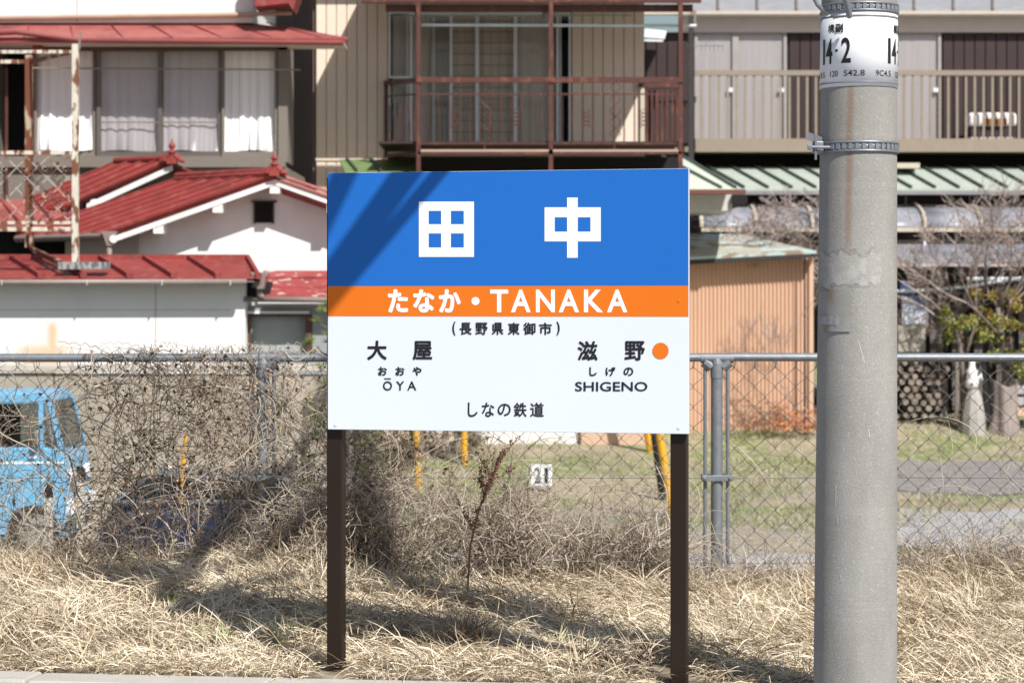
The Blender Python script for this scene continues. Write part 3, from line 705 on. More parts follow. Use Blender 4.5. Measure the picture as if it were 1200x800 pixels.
# second red roof behind, with its own finial and verge
BYY = 31.75
root = thing('rear_annexe', (X(120, 32), 32, -1.1), 'lower annexe behind the storehouse, red ribbed roof with a finial under the curtained windows', 'house')
b0, b1 = P(202, 190, BYY), P(72, 246, BYY); offb = Vector((-.85, .62, .0))
ribbed_roof(root, b0, b1, offb, 4)
mb = MB(); b1r = P(250, 211, BYY); mb.slab([b0, b1r, b1r+offb, b0+offb], (0, 0, -.03)); mb.build('roof_panel', M_red, root)
mb = MB(); mb.tube([b0+Vector((0, 0, .05)), b0+offb+Vector((0, 0, .05))], .05, 8); mb.build('ridge_cap', M_red, root)
finial(root, b0+Vector((.0, -.03, .03)), 1.05)
mb = MB(); mb.slab([b1+Vector((.33, .0, .0)), b0+Vector((0, 0, -.11)), b0+Vector((0, 0, -.035)), b1+Vector((.33, 0, .08))], (0, .05, 0)); mb.build('bargeboard', M_white, root)
mb = MB(); c = P(112, 236, BYY+.03); mb.box(c+Vector((-.07, 0, -.05)), c+Vector((.06, .2, .03))); mb.build('purlin_end', M_white, root)
mb = MB(); mb.prism([P(100, 320, BYY+.2), P(245, 320, BYY+.2), P(245, 214, BYY+.2), P(202, 197, BYY+.2), P(112, 236, BYY+.2)], (-.5, .5, 0)); mb.build('wall', mat('mossy_grey_wall', (.26, .25, .19), .9, (.16, .16, .11), 6), root)
lr = [P(-260, 236, 32.3), P(96, 233, 32.3), P(100, 263, 31.3), P(-260, 263, 31.3)]
mb = MB(); mb.slab(lr, (0, 0, -.03)); mb.build('lower_roof', M_redpale, root)
mb = MB()
for k in range(9):
    mb = MB(); x_ = -240+k*40; mb.beam(P(x_, 236, 32.3)+Vector((0, 0, .02)), P(x_+24, 263, 31.3)+Vector((0, 0, .02)), .03, .035); mb.build('roof_seam', M_red, root)
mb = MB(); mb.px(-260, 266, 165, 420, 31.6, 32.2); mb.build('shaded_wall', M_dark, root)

# white outbuilding with low red lean-to roof in front
OY = 29.0
root = thing('white_outbuilding', (X(120, OY), OY+.6, -1.1), 'low white rendered outbuilding with orange stains and red seamed lean-to roof', 'outbuilding')
mb = MB(); mb.px(-260, 331, 287, 560, OY, OY+1.2); mb.build('wall', M_white_st, root)
for (x_, y0_, y1_) in ((182, 331, 430),):
    mb = MB(); mb.px(x_, y0_, x_+.7, y1_, OY-.004, OY); mb.build('wall_joint', M_gutter, root)
mb = MB(); mb.px(-260, 362.5, 270, 363.6, OY-.005, OY); mb.build('wall_joint', mat('faint_joint', (.6, .6, .6), .8), root)
FE = OY-.27
rq = [P(-260, 326, FE), P(305, 326, FE), P(290, 303, OY+1.0), P(-260, 302, OY+1.0)]
npan = 11
segs = [(-260, -215), (-215, -165), (-165, -110), (-110, -60), (-60, -5), (-5, 48), (48, 98), (98, 152), (152, 204), (204, 256), (256, 303)]
def tp(x_): return x_-36 if x_ < 290 else 290
for (xa, xb_) in segs:
    mb = MB(); mb.slab([P(xa+.3, 326, FE), P(xb_-.3, 326, FE), P(tp(xb_)-.3, 303, OY+1.0), P(tp(xa)+.3, 303, OY+1.0)], (0, 0, -.03)); mb.build('roof_panel', M_red, root)
    mb = MB(); mb.beam(P(xb_, 325.5, FE)+Vector((0, 0, .025)), P(tp(xb_), 303, OY+1.0)+Vector((0, 0, .025)), .045, .05)
    mb.box(P(xb_, 325.5, FE)+Vector((-.035, -.02, -.01)), P(xb_, 325.5, FE)+Vector((.035, .03, .06))); mb.build('roof_seam', M_red, root)
mb = MB(); mb.beam(P(-260, 302, OY+1), P(291, 302.5, OY+1), .09, .09); mb.build('ridge_cap', M_red, root)
mb = MB(); mb.px(-260, 327, 304, 329.4, FE, OY); mb.build('soffit', M_dark, root)
mb = MB(); mb.tube([P(-260, 331.5, FE-.03), P(289, 330, FE-.03)], .034, 10)
mb.build('gutter', M_gutter, root, smooth=True)
for x_ in (2, 102, 190, 270):
    mb = MB(); mb.box(P(x_-.6, 334, FE-.08), P(x_+.6, 328, FE-.04)); mb.build('gutter_clip', M_alu, root)
# grey shuttered lean-to
LY = 29.3
root = thing('window_annexe', (X(350, LY), LY+.5, -1.1), 'small annexe with flaking red roof and blind-covered window left of the sign', 'annexe')
mb = MB(); mb.slab([P(312, 349, LY-.25), P(470, 349, LY-.25), P(470, 317, LY+.95), P(308, 317, LY+.95)], (0, 0, -.035)); mb.build('roof', M_redflake, root)
for yy_, Yv in ((326, .6), (338, .18)):
    mb = MB(); mb.beam(P(311, yy_, LY+Yv)+Vector((0, 0, .012)), P(470, yy_, LY+Yv)+Vector((0, 0, .012)), .02, .022); mb.build('roof_seam', M_redflake, root)
mb = MB(); mb.px(287, 358, 438, 366, LY, LY+1.2); mb.px(287, 413, 438, 610, LY, LY+1.2); mb.px(360, 366, 438, 413, LY, LY+1.2); mb.px(284.5, 340, 289.5, 610, LY-.03, LY+1.2)
mb.build('wall', mat('blue_grey_wall', (.33, .36, .37), .8, (.25, .28, .29), 5), root)
mb = MB(); mb.tube([P(286, 350.5, LY-.3), P(470, 352, LY-.3)], .034, 10); mb.build('gutter', M_gutter, root, smooth=True)
mb = MB(); mb.px(288, 330, 316, 349, LY-.1, LY+.3); mb.build('roof_end', M_dark, root)
mb = MB(); mb.px(284, 364.5, 362, 367.5, LY-.06, LY+.0); mb.build('lintel', M_alu, root)
mb = MB(); M_wfr = mat('red_brown_timber', (.11, .045, .03), .6)
mb.px(289.5, 368, 293.5, 414, LY-.02, LY+.06); mb.px(358, 368, 366, 414, LY-.02, LY+.06); mb.px(293.5, 368, 358, 371, LY-.02, LY+.06)
wf = mb.build('window', M_wfr, root)
wavy('blind', 294, 358, 371, 412, LY+.10, mat('grey_blind', (.36, .39, .39), .8, (.31, .34, .34), 3), wf, folds=1, amp=.008)
mb = MB(); mb.px(287, 366, 360, 414, LY+.2, LY+.24); mb.build('window_back', M_dark, root)
mb = MB(); pv = [P(x_, y_, LY-.42) for x_, y_ in ((293, 319), (315, 319), (314, 323), (311, 326), (308.5, 339), (300, 339), (297, 326), (294.5, 323))]
mb.prism(pv, (0, .18, 0)); hp = mb.build('hopper', M_gutter, root, bevel=.01)
mb = MB(); mb.tube([P(304, 338, LY-.33), P(304, 345, LY-.33), P(309, 349, LY-.33)], .036, 10); mb.build('downpipe', M_gutter, root, smooth=True)
mb = MB(); mb.tube([P(300+2.8*math.cos(t)*1.1+4, 330+3*math.sin(t), LY-.425) for t in [k*.6 for k in range(9)]], .006, 5); mb.build('emblem', M_gutter, root)

# rusted drying stand on the lean-to roof
DY = 28.9
root = thing('drying_stand', (X(60, DY), DY, Z(316, DY)), 'rusted white steel drying balcony with scrolled lattice railing on the red roof', 'balcony')
mb = MB(); mb.beam(P(88.5, 308, DY), P(88.5, 52, DY), .075, .075); mb.build('post', M_rustwhite, root)
mb = MB(); mb.beam(P(93, 58, DY-.03), P(94, 38, DY-.03), .022, .03); mb.build('rod', M_gutter, root)
mb = MB(); mb.beam(P(34, 290, DY+1.2), P(34, 65, DY+1.2), .085, .085); mb.build('post', M_rustheavy, root)
mb = MB(); mb.beam(P(-130, 61, DY), P(86, 61, DY), .035, .04); mb.build('top_bar', M_rustwhite, root)
mb = MB(); mb.beam(P(-130, 72.5, DY+1.2), P(34, 72.5, DY+1.2), .03, .045); mb.build('top_bar', M_rustwhite, root)
mb = MB(); mb.beam(P(34, 73, DY+1.2), P(88, 60, DY), .03, .05); mb.build('side_bar', M_rustheavy, root)
for y_, h_ in ((179, .045), (261, .035), (268.5, .05)):
    mb = MB(); mb.beam(P(-130, y_, DY), P(88, y_, DY), .035, h_); mb.build('rail', M_rustwhite, root)
for k in range(3):
    mb = MB(); mb.tube([P(-120+k*60, 185, DY), P(-120+k*60, 258, DY)], .008, 5); 
M_rw2 = mat('rusty_lattice_paint', (.56, .52, .46), .6, (.40, .35, .30), 10, extra=rusty(.5, 16, (.18, .07, .035)))
def lattice(root, xa, xb_, ya, yb_, Yf):
    n_ = 0
    x_ = xa-90
    while x_ < xb_:
        for sgn in (1, -1):
            pts = []
            p0 = (x_, ya if sgn > 0 else yb_); p1 = (x_+75, yb_ if sgn > 0 else ya)
            t0 = max(0, (xa-p0[0])/75); t1 = min(1, (xb_-p0[0])/75)
            if t1-t0 < .05: continue
            c = lambda t: (p0[0]+75*t, p0[1]+(p1[1]-p0[1])*t)
            mb = MB(); mb.beam(P(*c(t0), Yf(c(t0)[0])), P(*c(t1), Yf(c(t1)[0])), .0095, .0095); mb.build('lattice_bar', M_rw2, root)
        x_ += 24
    x_ = xa+4
    while x_ < xb_:
        for yy in (ya+14, (ya+yb_)/2+7):
            mb = MB(); Yq = Yf(x_)-.012
            pts = [P(x_+(4.5-.45*k)*math.cos(k*.7), yy+(4.5-.45*k)*math.sin(k*.7), Yq) for k in range(9)]
            mb.tube(pts, .0055, 5); mb.build('scroll', M_rw2, root)
        x_ += 24
lattice(root, -120, 86, 183, 259, lambda x_: DY)
lattice(root, 36, 84, 190, 262, lambda x_: DY+1.2-(x_-34)/54*1.2)
mb = MB(); mb.px(68, 307, 126, 315.5, DY-.1, DY+.1); mb.build('foot_rail', mat('grey_foot_rail', (.33, .33, .33), .5, (.12, .12, .13), 7, (3, 1, 1), amt=.1), root)
mb = MB(); mb.beam(P(36, 268, DY+1.1), P(38, 292, DY+1.1), .05); mb.beam(P(38, 292, DY+1.1), P(70, 308, DY+.1), .05, .06); mb.build('strut', M_rustheavy, root)

# ------------------------------------------------------------------ middle house with balcony
MY = 36.0
root = thing('beige_house', (X(560, MY), MY+2, -1.0), 'beige boarded house behind the sign with brown railed balcony and tall sliding windows', 'house')
zlo, zhi = -1.0, Z(-62, MY)
mb = MB(); mb.box((X(370, MY), MY+.035, -1.0), (X(454, MY), MY+3, zhi)); mb.box((X(670, MY), MY+.035, -1.0), (X(755, MY), MY+3, zhi)); mb.px(454, -62, 670, 14, MY+.035, MY+3)
mb.box((X(454, MY), MY+.035, -1.0), (X(670, MY), MY+3, Z(177, MY)))
mb.build('wall', M_beige, root)
def boards(root, xa, xb_, ya, yb_, Y, pitch, m, gap=1.0):
    first = None; n_ = int(round((xb_-xa)/pitch)); p = (xb_-xa)/n_
    for k in range(n_):
        if first is None:
            mb = MB(); x0, x1 = X(xa, Y), X(xa+p, Y); g = gap/FPX*Y; z0_, z1_ = Z(yb_, Y), Z(ya, Y)
            mb.add([(x0+g*.1, Y+.034, z0_), (x0+g, Y, z0_), (x1-g*.3, Y, z0_), (x1-g*.1, Y+.034, z0_), (x0+g*.1, Y+.034, z1_), (x0+g, Y, z1_), (x1-g*.3, Y, z1_), (x1-g*.1, Y+.034, z1_)], [(0, 1, 5, 4), (1, 2, 6, 5), (2, 3, 7, 6), (0, 3, 2, 1), (4, 5, 6, 7)])
            first = mb.build('siding_board', m, root)
        else: dup(first, (p*k/FPX*Y, 0, 0), root)
boards(root, 370, 454, -60, 185, MY, 12.2, M_beige)
boards(root, 670, 755, -60, 178, MY, 11.6, M_beige)
boards(root, 370, 454, 188.5, 330, MY+.01, 12.2, M_beige)
mb = MB(); mb.px(370, 185.3, 454, 188.2, MY-.01, MY+.03); mb.build('trim', M_beige, root)
# ribbed side wall receding to the left; its shade is put into the dark brown
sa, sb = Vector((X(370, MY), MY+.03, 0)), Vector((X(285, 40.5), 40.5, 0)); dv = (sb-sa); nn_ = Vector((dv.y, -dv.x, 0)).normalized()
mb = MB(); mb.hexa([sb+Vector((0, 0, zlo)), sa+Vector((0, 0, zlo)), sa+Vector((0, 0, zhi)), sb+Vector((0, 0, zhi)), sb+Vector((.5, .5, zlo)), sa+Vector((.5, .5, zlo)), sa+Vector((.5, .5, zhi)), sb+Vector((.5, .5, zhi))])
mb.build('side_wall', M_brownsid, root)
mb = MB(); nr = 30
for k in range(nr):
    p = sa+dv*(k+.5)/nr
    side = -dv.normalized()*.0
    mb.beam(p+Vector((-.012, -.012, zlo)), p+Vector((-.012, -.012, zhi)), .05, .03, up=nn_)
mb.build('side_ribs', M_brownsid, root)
# window group
mb = MB(); mb.px(454, 14, 670, 178, MY+.6, MY+.7); mb.build('room_back', M_dark, root)
def fr(x0, y0, x1, y1, Y, name='window', t=4, m=None, pane=True, par=None):
    mb = MB()
    for q_ in ((x0, y0, x0+t, y1), (x1-t, y0, x1, y1), (x0+t, y0, x1-t, y0+t*.8), (x0+t, y1-t, x1-t, y1)): mb.px(*q_, Y, Y+.045)
    f_ = mb.build(name, m or M_alu, par or root)
    if pane: mb = MB(); mb.px(x0+t, y0+t*.8, x1-t, y1-t, Y+.02, Y+.026); mb.build('pane', M_glass2, f_)
    return f_
fr(455, 14, 483, 92, MY-.01, t=2.6); fr(455, 95, 483, 175, MY-.01, t=2.6)
fr(476, 15, 530, 176, MY+.03, t=3); fr(507, 15, 562, 176, MY+.08, t=3); fr(557, 15, 606, 176, MY+.03, t=4); fr(603, 15, 658, 176, MY+.08, t=3)
fr(652, 15, 669, 176, MY+.0, t=2.5)
mb = MB(); mb.px(452, 11, 671, 14.3, MY-.03, MY+.1); mb.build('window_head', M_alu, root)
mb = MB(); mb.px(452, 172.5, 671, 178, MY-.05, MY+.1); mb.build('window_track', M_alu, root)
def checks(t, geo, out):
    s = sep(t, geo)
    a = mth(t, 'ABSOLUTE', mth(t, 'SUBTRACT', mth(t, 'FRACT', mth(t, 'MULTIPLY', s.outputs[2], 6.)), .5))
    ln = ramp(t, a, .09, .04)
    b = mth(t, 'ABSOLUTE', mth(t, 'SUBTRACT', mth(t, 'FRACT', mth(t, 'MULTIPLY', s.outputs[0], 8.)), .5))
    ln2 = ramp(t, b, .09, .04)
    return mixcol(t, mth(t, 'MULTIPLY', mth(t, 'MAXIMUM', ln, mth(t, 'MULTIPLY', ln2, .5)), .6), out, (.36, .17, .13))
M_check = mat('checked_curtain', (.80, .74, .64), .9, (.74, .68, .58), 2, extra=checks)
M_graycurt = mat('grey_green_curtain', (.80, .76, .70), .9, (.70, .66, .60), 2, (4, 1, .4))
wavy('curtain', 460, 480, 18, 172, MY+.2, M_graycurt, root, folds=3)
wavy('curtain', 480, 530, 18, 172, MY+.22, M_graycurt, root, folds=5)
wavy('curtain', 528, 562, 18, 172, MY+.2, M_check, root, folds=4, amp=.035)
wavy('curtain', 562, 606, 18, 172, MY+.22, M_check, root, folds=5, amp=.035)
wavy('curtain', 606, 650, 18, 172, MY+.2, M_graycurt, root, folds=4)
# balcony roof and beams (cast the shade over the wall)
BF = 34.0
mb = MB(); mb.box((X(424, MY)+.02, BF+.08, Z(-9, MY)), (X(817, BF), MY-.02, Z(-2, MY))); mb.build('balcony_roof', M_brownmetal, root)
mb = MB(); mb.px(424, -14, 822, 3, BF, BF+.1); mb.build('front_beam', M_brownmetal, root)
mb = MB(); mb.px(452, 5.5, 812, 13.5, BF+.12, BF+.22); mb.build('tie_beam', M_brownmetal, root)
mb = MB(); mb.px(370, -80, 860, -60, MY-.6, MY+3); mb.build('main_eave', M_brownmetal, root)
zf = Z(176, MY)
mb = MB(); mb.box((X(452, MY), BF+.05, zf-.03), (X(797, BF), MY, zf)); mb.build('balcony_floor', mat('dark_underboards', (.05, .03, .026), .8), root)
mb = MB(); mb.px(491, 175.3, 797, 178.3, BF-.03, BF+.04); mb.build('deck_edge', mat('pinkish_balcony_deck', (.50, .36, .30), .7), root)
mb = MB(); mb.beam((X(490, BF), BF, Z(179.5, BF)), (X(799, BF), BF, Z(179.5, BF)), .06, .035); mb.build('floor_beam', M_brownmetal, root)
mb = MB(); mb.beam((X(490, BF), BF, Z(179.5, BF)), (X(452, MY), MY-.02, Z(183, MY)), .06, .05); mb.build('floor_beam', M_brownmetal, root)
for x_ in (490.5, 645.5, 797.5):
    mb = MB(); mb.beam((X(x_, BF), BF, Z(215, BF)), (X(x_, BF), BF, Z(2, BF)), .06, .06); mb.build('balcony_post', M_brownmetal, root)
mb = MB(); mb.beam((X(452.5, MY), MY-.05, Z(183, MY)), (X(452.5, MY), MY-.05, Z(95, MY)), .05, .05); mb.build('balcony_post', M_brownmetal, root)
mb = MB(); mb.beam((X(488, BF), BF-.02, Z(94, BF)), (X(800, BF), BF-.02, Z(94, BF)), .06, .075); mb.build('handrail', M_brownmetal, root)
mb = MB(); mb.beam((X(490, BF), BF, Z(94, BF)), (X(452, MY), MY-.05, Z(98, MY)), .05, .07); mb.build('handrail', M_brownmetal, root)
for y_ in (110.5, 168.5):
    mb = MB(); mb.beam((X(490, BF), BF, Z(y_, BF)), (X(798, BF), BF, Z(y_, BF)), .015, .022); mb.build('rail', M_brownmetal, root)
    mb = MB(); mb.beam((X(490, BF), BF, Z(y_, BF)), (X(452, MY), MY-.05, Z(y_+3, MY)), .015, .022); mb.build('rail', M_brownmetal, root)
x_ = 502; first = None
while x_ < 795:
    if abs(x_-645) > 4:
        if first is None:
            mb = MB(); mb.tube([(X(x_, BF), BF, Z(168.5, BF)), (X(x_, BF), BF, Z(110.5, BF))], .006, 5); first = mb.build('baluster', M_brownmetal, root); fx = x_
        else: dup(first, (X(x_, BF)-X(fx, BF), 0, 0), root)
    x_ += 12.1
for k in range(1, 8):
    t_ = k/8; a = Vector((X(490, BF), BF, 0)).lerp(Vector((X(452, MY), MY-.05, 0)), t_)
    mb = MB(); mb.tube([(a.x, a.y, Z(169, BF)), (a.x, a.y, Z(112, BF))], .008, 5); mb.build('baluster', M_brownmetal, root)
for (cx, y0_, y1_, w_) in ((534, 128, 150, 5), (568, 96, 160, 6), (605, 128, 150, 5), (687, 128, 150, 5), (721, 96, 160, 6), (755, 128, 150, 5)):   # twisted ornaments
    mb = MB()
    for sg_ in (1, -1):
        pts = [P(cx+sg_*w_*math.sin(k*.62), y0_+(y1_-y0_)*k/24, BF+.002*sg_) for k in range(25)]
        mb.tube(pts, .0055, 4)
    mb.build('ornament', M_brownmetal, root)
for x_ in (568, 720):
    mb = MB(); mb.px(x_-.8, 169, x_+.8, 178, BF, BF+.02); mb.build('foot', M_brownmetal, root)
# far railing end on the right
mb = MB(); mb.beam(P(748, 100, MY-.05), P(797, 100, MY-.05), .05, .06); mb.build('handrail', M_brownmetal, root)
for k in range(7):
    mb = MB(); mb.px(757+k*6, 104, 759.4+k*6, 168, MY-.05, MY-.03); mb.build('baluster', M_brownmetal, root)
mb = MB(); mb.px(750.5, 102, 755.5, 176, MY-.06, MY+.0); mb.build('corner_trim', M_cream, root)
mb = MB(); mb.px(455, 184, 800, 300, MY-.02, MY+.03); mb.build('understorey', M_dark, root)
for nm, y_, xa, xb_, r_, m_, lb in (('laundry_pole', 29.5, 494, 816, .022, mat('pale_blue_pipe', (.74, .84, .86), .4), 'thick pale laundry pole under the balcony roof'), ('laundry_pole', 18.5, 472, 740, .012, mat('green_pipe', (.34, .42, .30), .4), 'thin green laundry pole above the pale one under the balcony roof')):
    mb = MB(); mb.tube([P(xa, y_, BF+.3), P(xb_, y_+(1 if xb_ > 800 else 0), BF+.3)], r_, 8); mb.build(nm, m_, label=lb, cat='pole')
for (x_, lb) in ((487, 'bundle of faded pegs and rag hanging at the left balcony post'), (638, 'small pale rag hanging at the middle balcony post')):
    mb = MB()
    for k in range(7):
        a = P(x_+random.uniform(-3, 3), 8+random.uniform(-3, 10), BF+.2+random.uniform(0, .1)); mb.slab([a, a+Vector((.04, .01, 0)), a+Vector((.05, .0, -.13)), a+Vector((.015, .01, -.17))], (0, .02, 0))
    mb.build('hanging_rag', mat('faded_rag', (.40, .33, .36), .9, (.28, .2, .22), 12), label=lb, cat='rag')
# green lean-to roofs in front
root = thing('green_porch_roof', (X(430, 34), 34.5, -1.0), 'small green sheet roof under the balcony, just above the sign top left', 'porch')
mb = MB(); mb.slab([P(404, 201, 34.2), P(500, 204, 34.2), P(480, 187, 35.5), P(398, 187, 35.5)], (0, 0, -.03)); mb.build('roof', mat('moss_green_sheet', (.20, .29, .12), .5, (.11, .19, .06), 3, amt=.3), root)
for x_ in (418, 446): mb = MB(); mb.beam(P(x_, 201, 34.2)+Vector((0, 0, .02)), P(x_-12, 187, 35.5)+Vector((0, 0, .02)), .03); mb.build('roof_seam', M_greendk, root)
for x_ in (404, 490): mb = MB(); a = P(x_, 204, 34.3); mb.beam(a, (a.x, a.y, -1.1), .1, .1); mb.build('support', M_grayfr, root)
M_palegreen = mat('bleached_green_sheet', (.66, .70, .60), .4, (.55, .62, .54), 3)
root = thing('pale_porch_roof', (X(800, 39), 39.5, -1.0), 'bleached pale green sloping roof with dark seams just right of the sign top corner', 'porch')
e0, e1, e2, e3 = P(720, 221, 37.6), P(862, 221, 37.6), P(800, 184, 40.6), P(752, 184, 40.6)
mb = MB(); mb.slab([e0, e1, e2, e3], (0, 0, -.03)); mb.build('roof', M_palegreen, root)
for (a, b) in (((792, 221), (752, 184)), ((845, 221), (776, 184)), ((862, 221), (800, 184))):
    mb = MB(); mb.beam(P(*a, 37.6)+Vector((0, 0, .02)), P(*b, 40.6)+Vector((0, 0, .02)), .035, .04); mb.build('roof_seam', M_greendk, root)
mb = MB(); mb.px(700, 222, 874, 227, 37.5, 37.7); mb.build('fascia', mat('reddish_gutter', (.17, .065, .05), .5), root)
mb = MB(); mb.px(700, 228, 858, 247, 38.0, 40.2); mb.build('wall', mat('pale_grey_wall', (.56, .56, .57), .8, (.46, .46, .47), 3), root)
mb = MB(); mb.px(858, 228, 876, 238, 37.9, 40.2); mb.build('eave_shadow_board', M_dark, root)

# ------------------------------------------------------------------ right house
RY = 44.0
root = thing('brown_house', (X(1000, RY), RY+2, -.6), 'long dark brown house at the right with khaki slatted balcony', 'house')
mb = MB(); mb.px(755, 38, 1470, 420, RY+.1, RY+4); mb.build('wall', M_deepbrown, root)
for (xa, xb_) in ((925, 1050), (1105, 1250), (757, 812)):
    n_ = int((xb_-xa)/12.5); first = None
    for k in range(n_):
        if first is None: mb = MB(); mb.px(xa+.5, 40, xa+11.7, 172, RY+.06, RY+.1); first = mb.build('siding_board', M_deepbrown, root)
        else: dup(first, (k*12.5/FPX*RY, 0, 0), root)
mb = MB(); mb.px(800, 19, 1470, 38, RY-.04, RY+.1); mb.build('upper_band', M_pinkband, root)
mb = MB(); mb.px(745, 13, 1470, 17, RY-.3, RY-.12); mb.build('gutter', M_cream, root)
mb = MB(); mb.slab([P(745, 13, RY-.15), P(1470, 13, RY-.15), P(1470, -18, RY+2.2), P(745, -18, RY+2.2)], (0, 0, -.05)); mb.build('roof', mat('grey_roof_sheet', (.33, .33, .35), .6, (.25, .25, .27), 4), root)
mb = MB()
for k in range(16): 
    mb = MB(); mb.beam(P(750+k*46, 13, RY-.15)+Vector((0, 0, .02)), P(750+k*46, -18, RY+2.2)+Vector((0, 0, .02)), .04, .05); mb.build('roof_seam', M_gutter, root)
M_pinkcurt = mat('pale_pink_curtain', (.86, .81, .83), .9, (.80, .75, .77), 2, (5, 1, .4))
for (xa, xb_) in ((814, 862), (862, 922), (1049, 1103), (1255, 1315), (1315, 1375)):
    fr(xa, 37, xb_, 172, RY+.0, t=3.6, m=mat('bronze_alu_pale', (.40, .37, .36), .5))
    wavy('curtain', xa+3, xb_-3, 40, 168, RY+.055, M_pinkcurt, root, folds=3, amp=.006)
    mb = MB(); mb.px(xb_-9, 103, xb_-3.5, 108, RY-.02, RY); mb.build('latch', M_alu, root)
BR = 43.0
mb = MB(); mb.px(815, 162.5, 1470, 178, BR, BR+.2); mb.build('floor_beam', M_khaki, root)
mb = MB(); mb.px(757, 172, 1470, 178, BR+.2, RY+.05); mb.build('balcony_floor', M_khaki, root)
mb = MB(); mb.px(815, 82.5, 1470, 88.5, BR, BR+.08); mb.build('handrail', M_khaki, root)
first = None; x_ = 820.5; k = 0
while x_ < 1460:
    if first is None: mb = MB(); mb.px(x_, 88.5, x_+2.6, 162.5, BR+.02, BR+.05); first = mb.build('baluster', M_khaki, root); fx = x_
    else: dup(first, ((x_-fx)/FPX*BR, 0, 0), root)
    x_ += 10.35
mb = MB(); mb.px(807, 18, 813, 204, BR-.1, BR-.02); mb.build('downpipe', mat('dark_pipe', (.05, .045, .045), .4), root)
mb = MB(); mb.px(809, 12, 816, 32, BR-.05, BR+.0); mb.build('bracket', M_gutter, root)
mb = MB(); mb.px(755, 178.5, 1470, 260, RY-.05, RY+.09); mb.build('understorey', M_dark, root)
# white lamp-like hood on the brown wall beside the balcony
mb = MB(); mb.slab([P(755, 42, 43.2), P(779, 44, 43.2), P(781, 36.5, 43.8), P(756, 34, 43.8)], (0, 0, -.03)); mb.build('window_hood', M_alu, root)
mb = MB(); mb.slab([P(755, 46.5, 43.2), P(777, 47.2, 43.2), P(779, 41, 43.8), P(756, 41, 43.8)], (0, 0, -.03)); mb.build('window_hood', M_alu, root)
# peg hanger on the balcony
mb = MB(); mb.tube([P(806, 53.5, BR+.3), P(848, 53.5, BR+.3)], .012, 6); mb.tube([P(828, 53.5, BR+.3), P(828, 46, BR+.3)], .008, 5)
for k in range(8):
    mb.px(811+k*5, 54, 812.4+k*5, 60, BR+.3, BR+.315)
mb.build('peg_hanger', mat('grey_plastic', (.32, .32, .34), .5), label='grey laundry peg hanger above the left end of the khaki railing', cat='peg hanger')
# box on the balcony
root = thing('storage_box', (X(1165, BR+.4), BR+.4, Z(172, BR)), 'pale cushioned box with a brown front panel behind the balcony rails far right', 'box')
mb = MB(); mb.px(1135, 132, 1192, 148, BR+.35, BR+.8); mb.build('cushion', M_pinkcurt, root, bevel=.06)
mb = MB(); mb.px(1138, 148, 1189, 172, BR+.4, BR+.75); mb.build('body', M_deepbrown, root)
mb = MB(); mb.px(1152, 139, 1180, 147, BR+.33, BR+.36); mb.build('front_panel', mat('orange_brown_wood', (.30, .14, .05), .6), root)
mb = MB(); mb.px(1136, 161, 1190, 164, BR+.33, BR+.42); mb.build('shelf', M_pinkcurt, root)
# green sheet roof under the balcony
root = thing('green_sheet_roof', (X(1050, 42.5), 42.6, -.7), 'long pale green seamed sheet roof below the brown house balcony', 'roof')
mb = MB(); ga = [P(800, 221, 41.6), P(1470, 221, 41.6), P(1470, 196, 43.4), P(800, 196, 43.4)]; mb.slab(ga, (0, 0, -.04)); mb.build('roof_sheet', M_green, root)
for k in range(24):
    x_ = 800+k*28; a = P(x_+44, 221, 41.6)+Vector((0, 0, .025)); b = P(x_, 196, 43.4)+Vector((0, 0, .025))
    if x_+44 > 1468: break
    mb = MB(); mb.beam(a, b, .035, .05); mb.build('roof_seam', M_greendk, root)
mb = MB(); mb.px(856, 223.5, 1470, 228, 41.5, 41.65); mb.build('gutter', mat('grey_gutter', (.28, .28, .30), .4), root)
mb = MB(); mb.px(856, 226, 1470, 244, 42.2, 43.5); mb.build('wall', M_deepbrown, root)
for k in range(9): mb = MB(); mb.px(1060+k*52, 229, 1063+k*52, 242, 42.15, 42.2); mb.build('window_bar', M_khaki, root)
for x_ in (805, 1250, 1460): mb = MB(); a = P(x_, 240, 42.4); mb.beam(a, (a.x, a.y, -1), .12); mb.build('support', M_deepbrown, root)
mb = MB(); mb.px(1050, 191, 1078, 197, 42.6, 43.2); mb.build('plank', M_cream, label='short cream plank lying on the green sheet roof beside the concrete pole', cat='plank')
# arched translucent canopy
root = thing('arched_canopy', (X(1000, 41), 41.5, -.7), 'translucent arched canopy with cream ribs under the green roof', 'canopy')
M_poly = mat('milky_polycarbonate', (.34, .35, .39), .4, (.17, .18, .22), 2.2, spec=.6, amt=.3)
def arch(t): return Vector((0, 40.9+1.05*(1-math.cos(t*math.pi/2)), 0)), 1  # unused
def apt(x_, t):                                   # quarter arch: t=0 front low, t=1 back high
    Yv = 40.9+1.25*(1-math.cos(t*math.pi/2)); zz1 = Z(268, 40.9)+(Z(242, 42.15)-Z(268, 40.9))*math.sin(t*math.pi/2)
    return Vector((x_, Yv, zz1))
xs0 = [X(v, 40.9) for v in (822, 886, 952, 1018, 1084, 1150, 1216, 1282, 1348, 1414)]
for k in range(len(xs0)-1):
    mb = MB(); n_ = 10
    vs = [apt(xs0[k]+.02, t/n_) for t in range(n_+1)]+[apt(xs0[k+1]-.02, t/n_) for t in range(n_+1)]
    mb.add(vs, [(t, n_+1+t, n_+2+t, t+1) for t in range(n_)]); o = mb.build('canopy_sheet', M_poly, root, smooth=True)
    sm = o.modifiers.new('solid', 'SOLIDIFY'); sm.thickness = .012
for xx in xs0:
    mb = MB(); mb.tube([apt(xx, t/10)+Vector((0, -.02, .02)) for t in range(11)], .035, 6); mb.build('rib', M_cream, root)
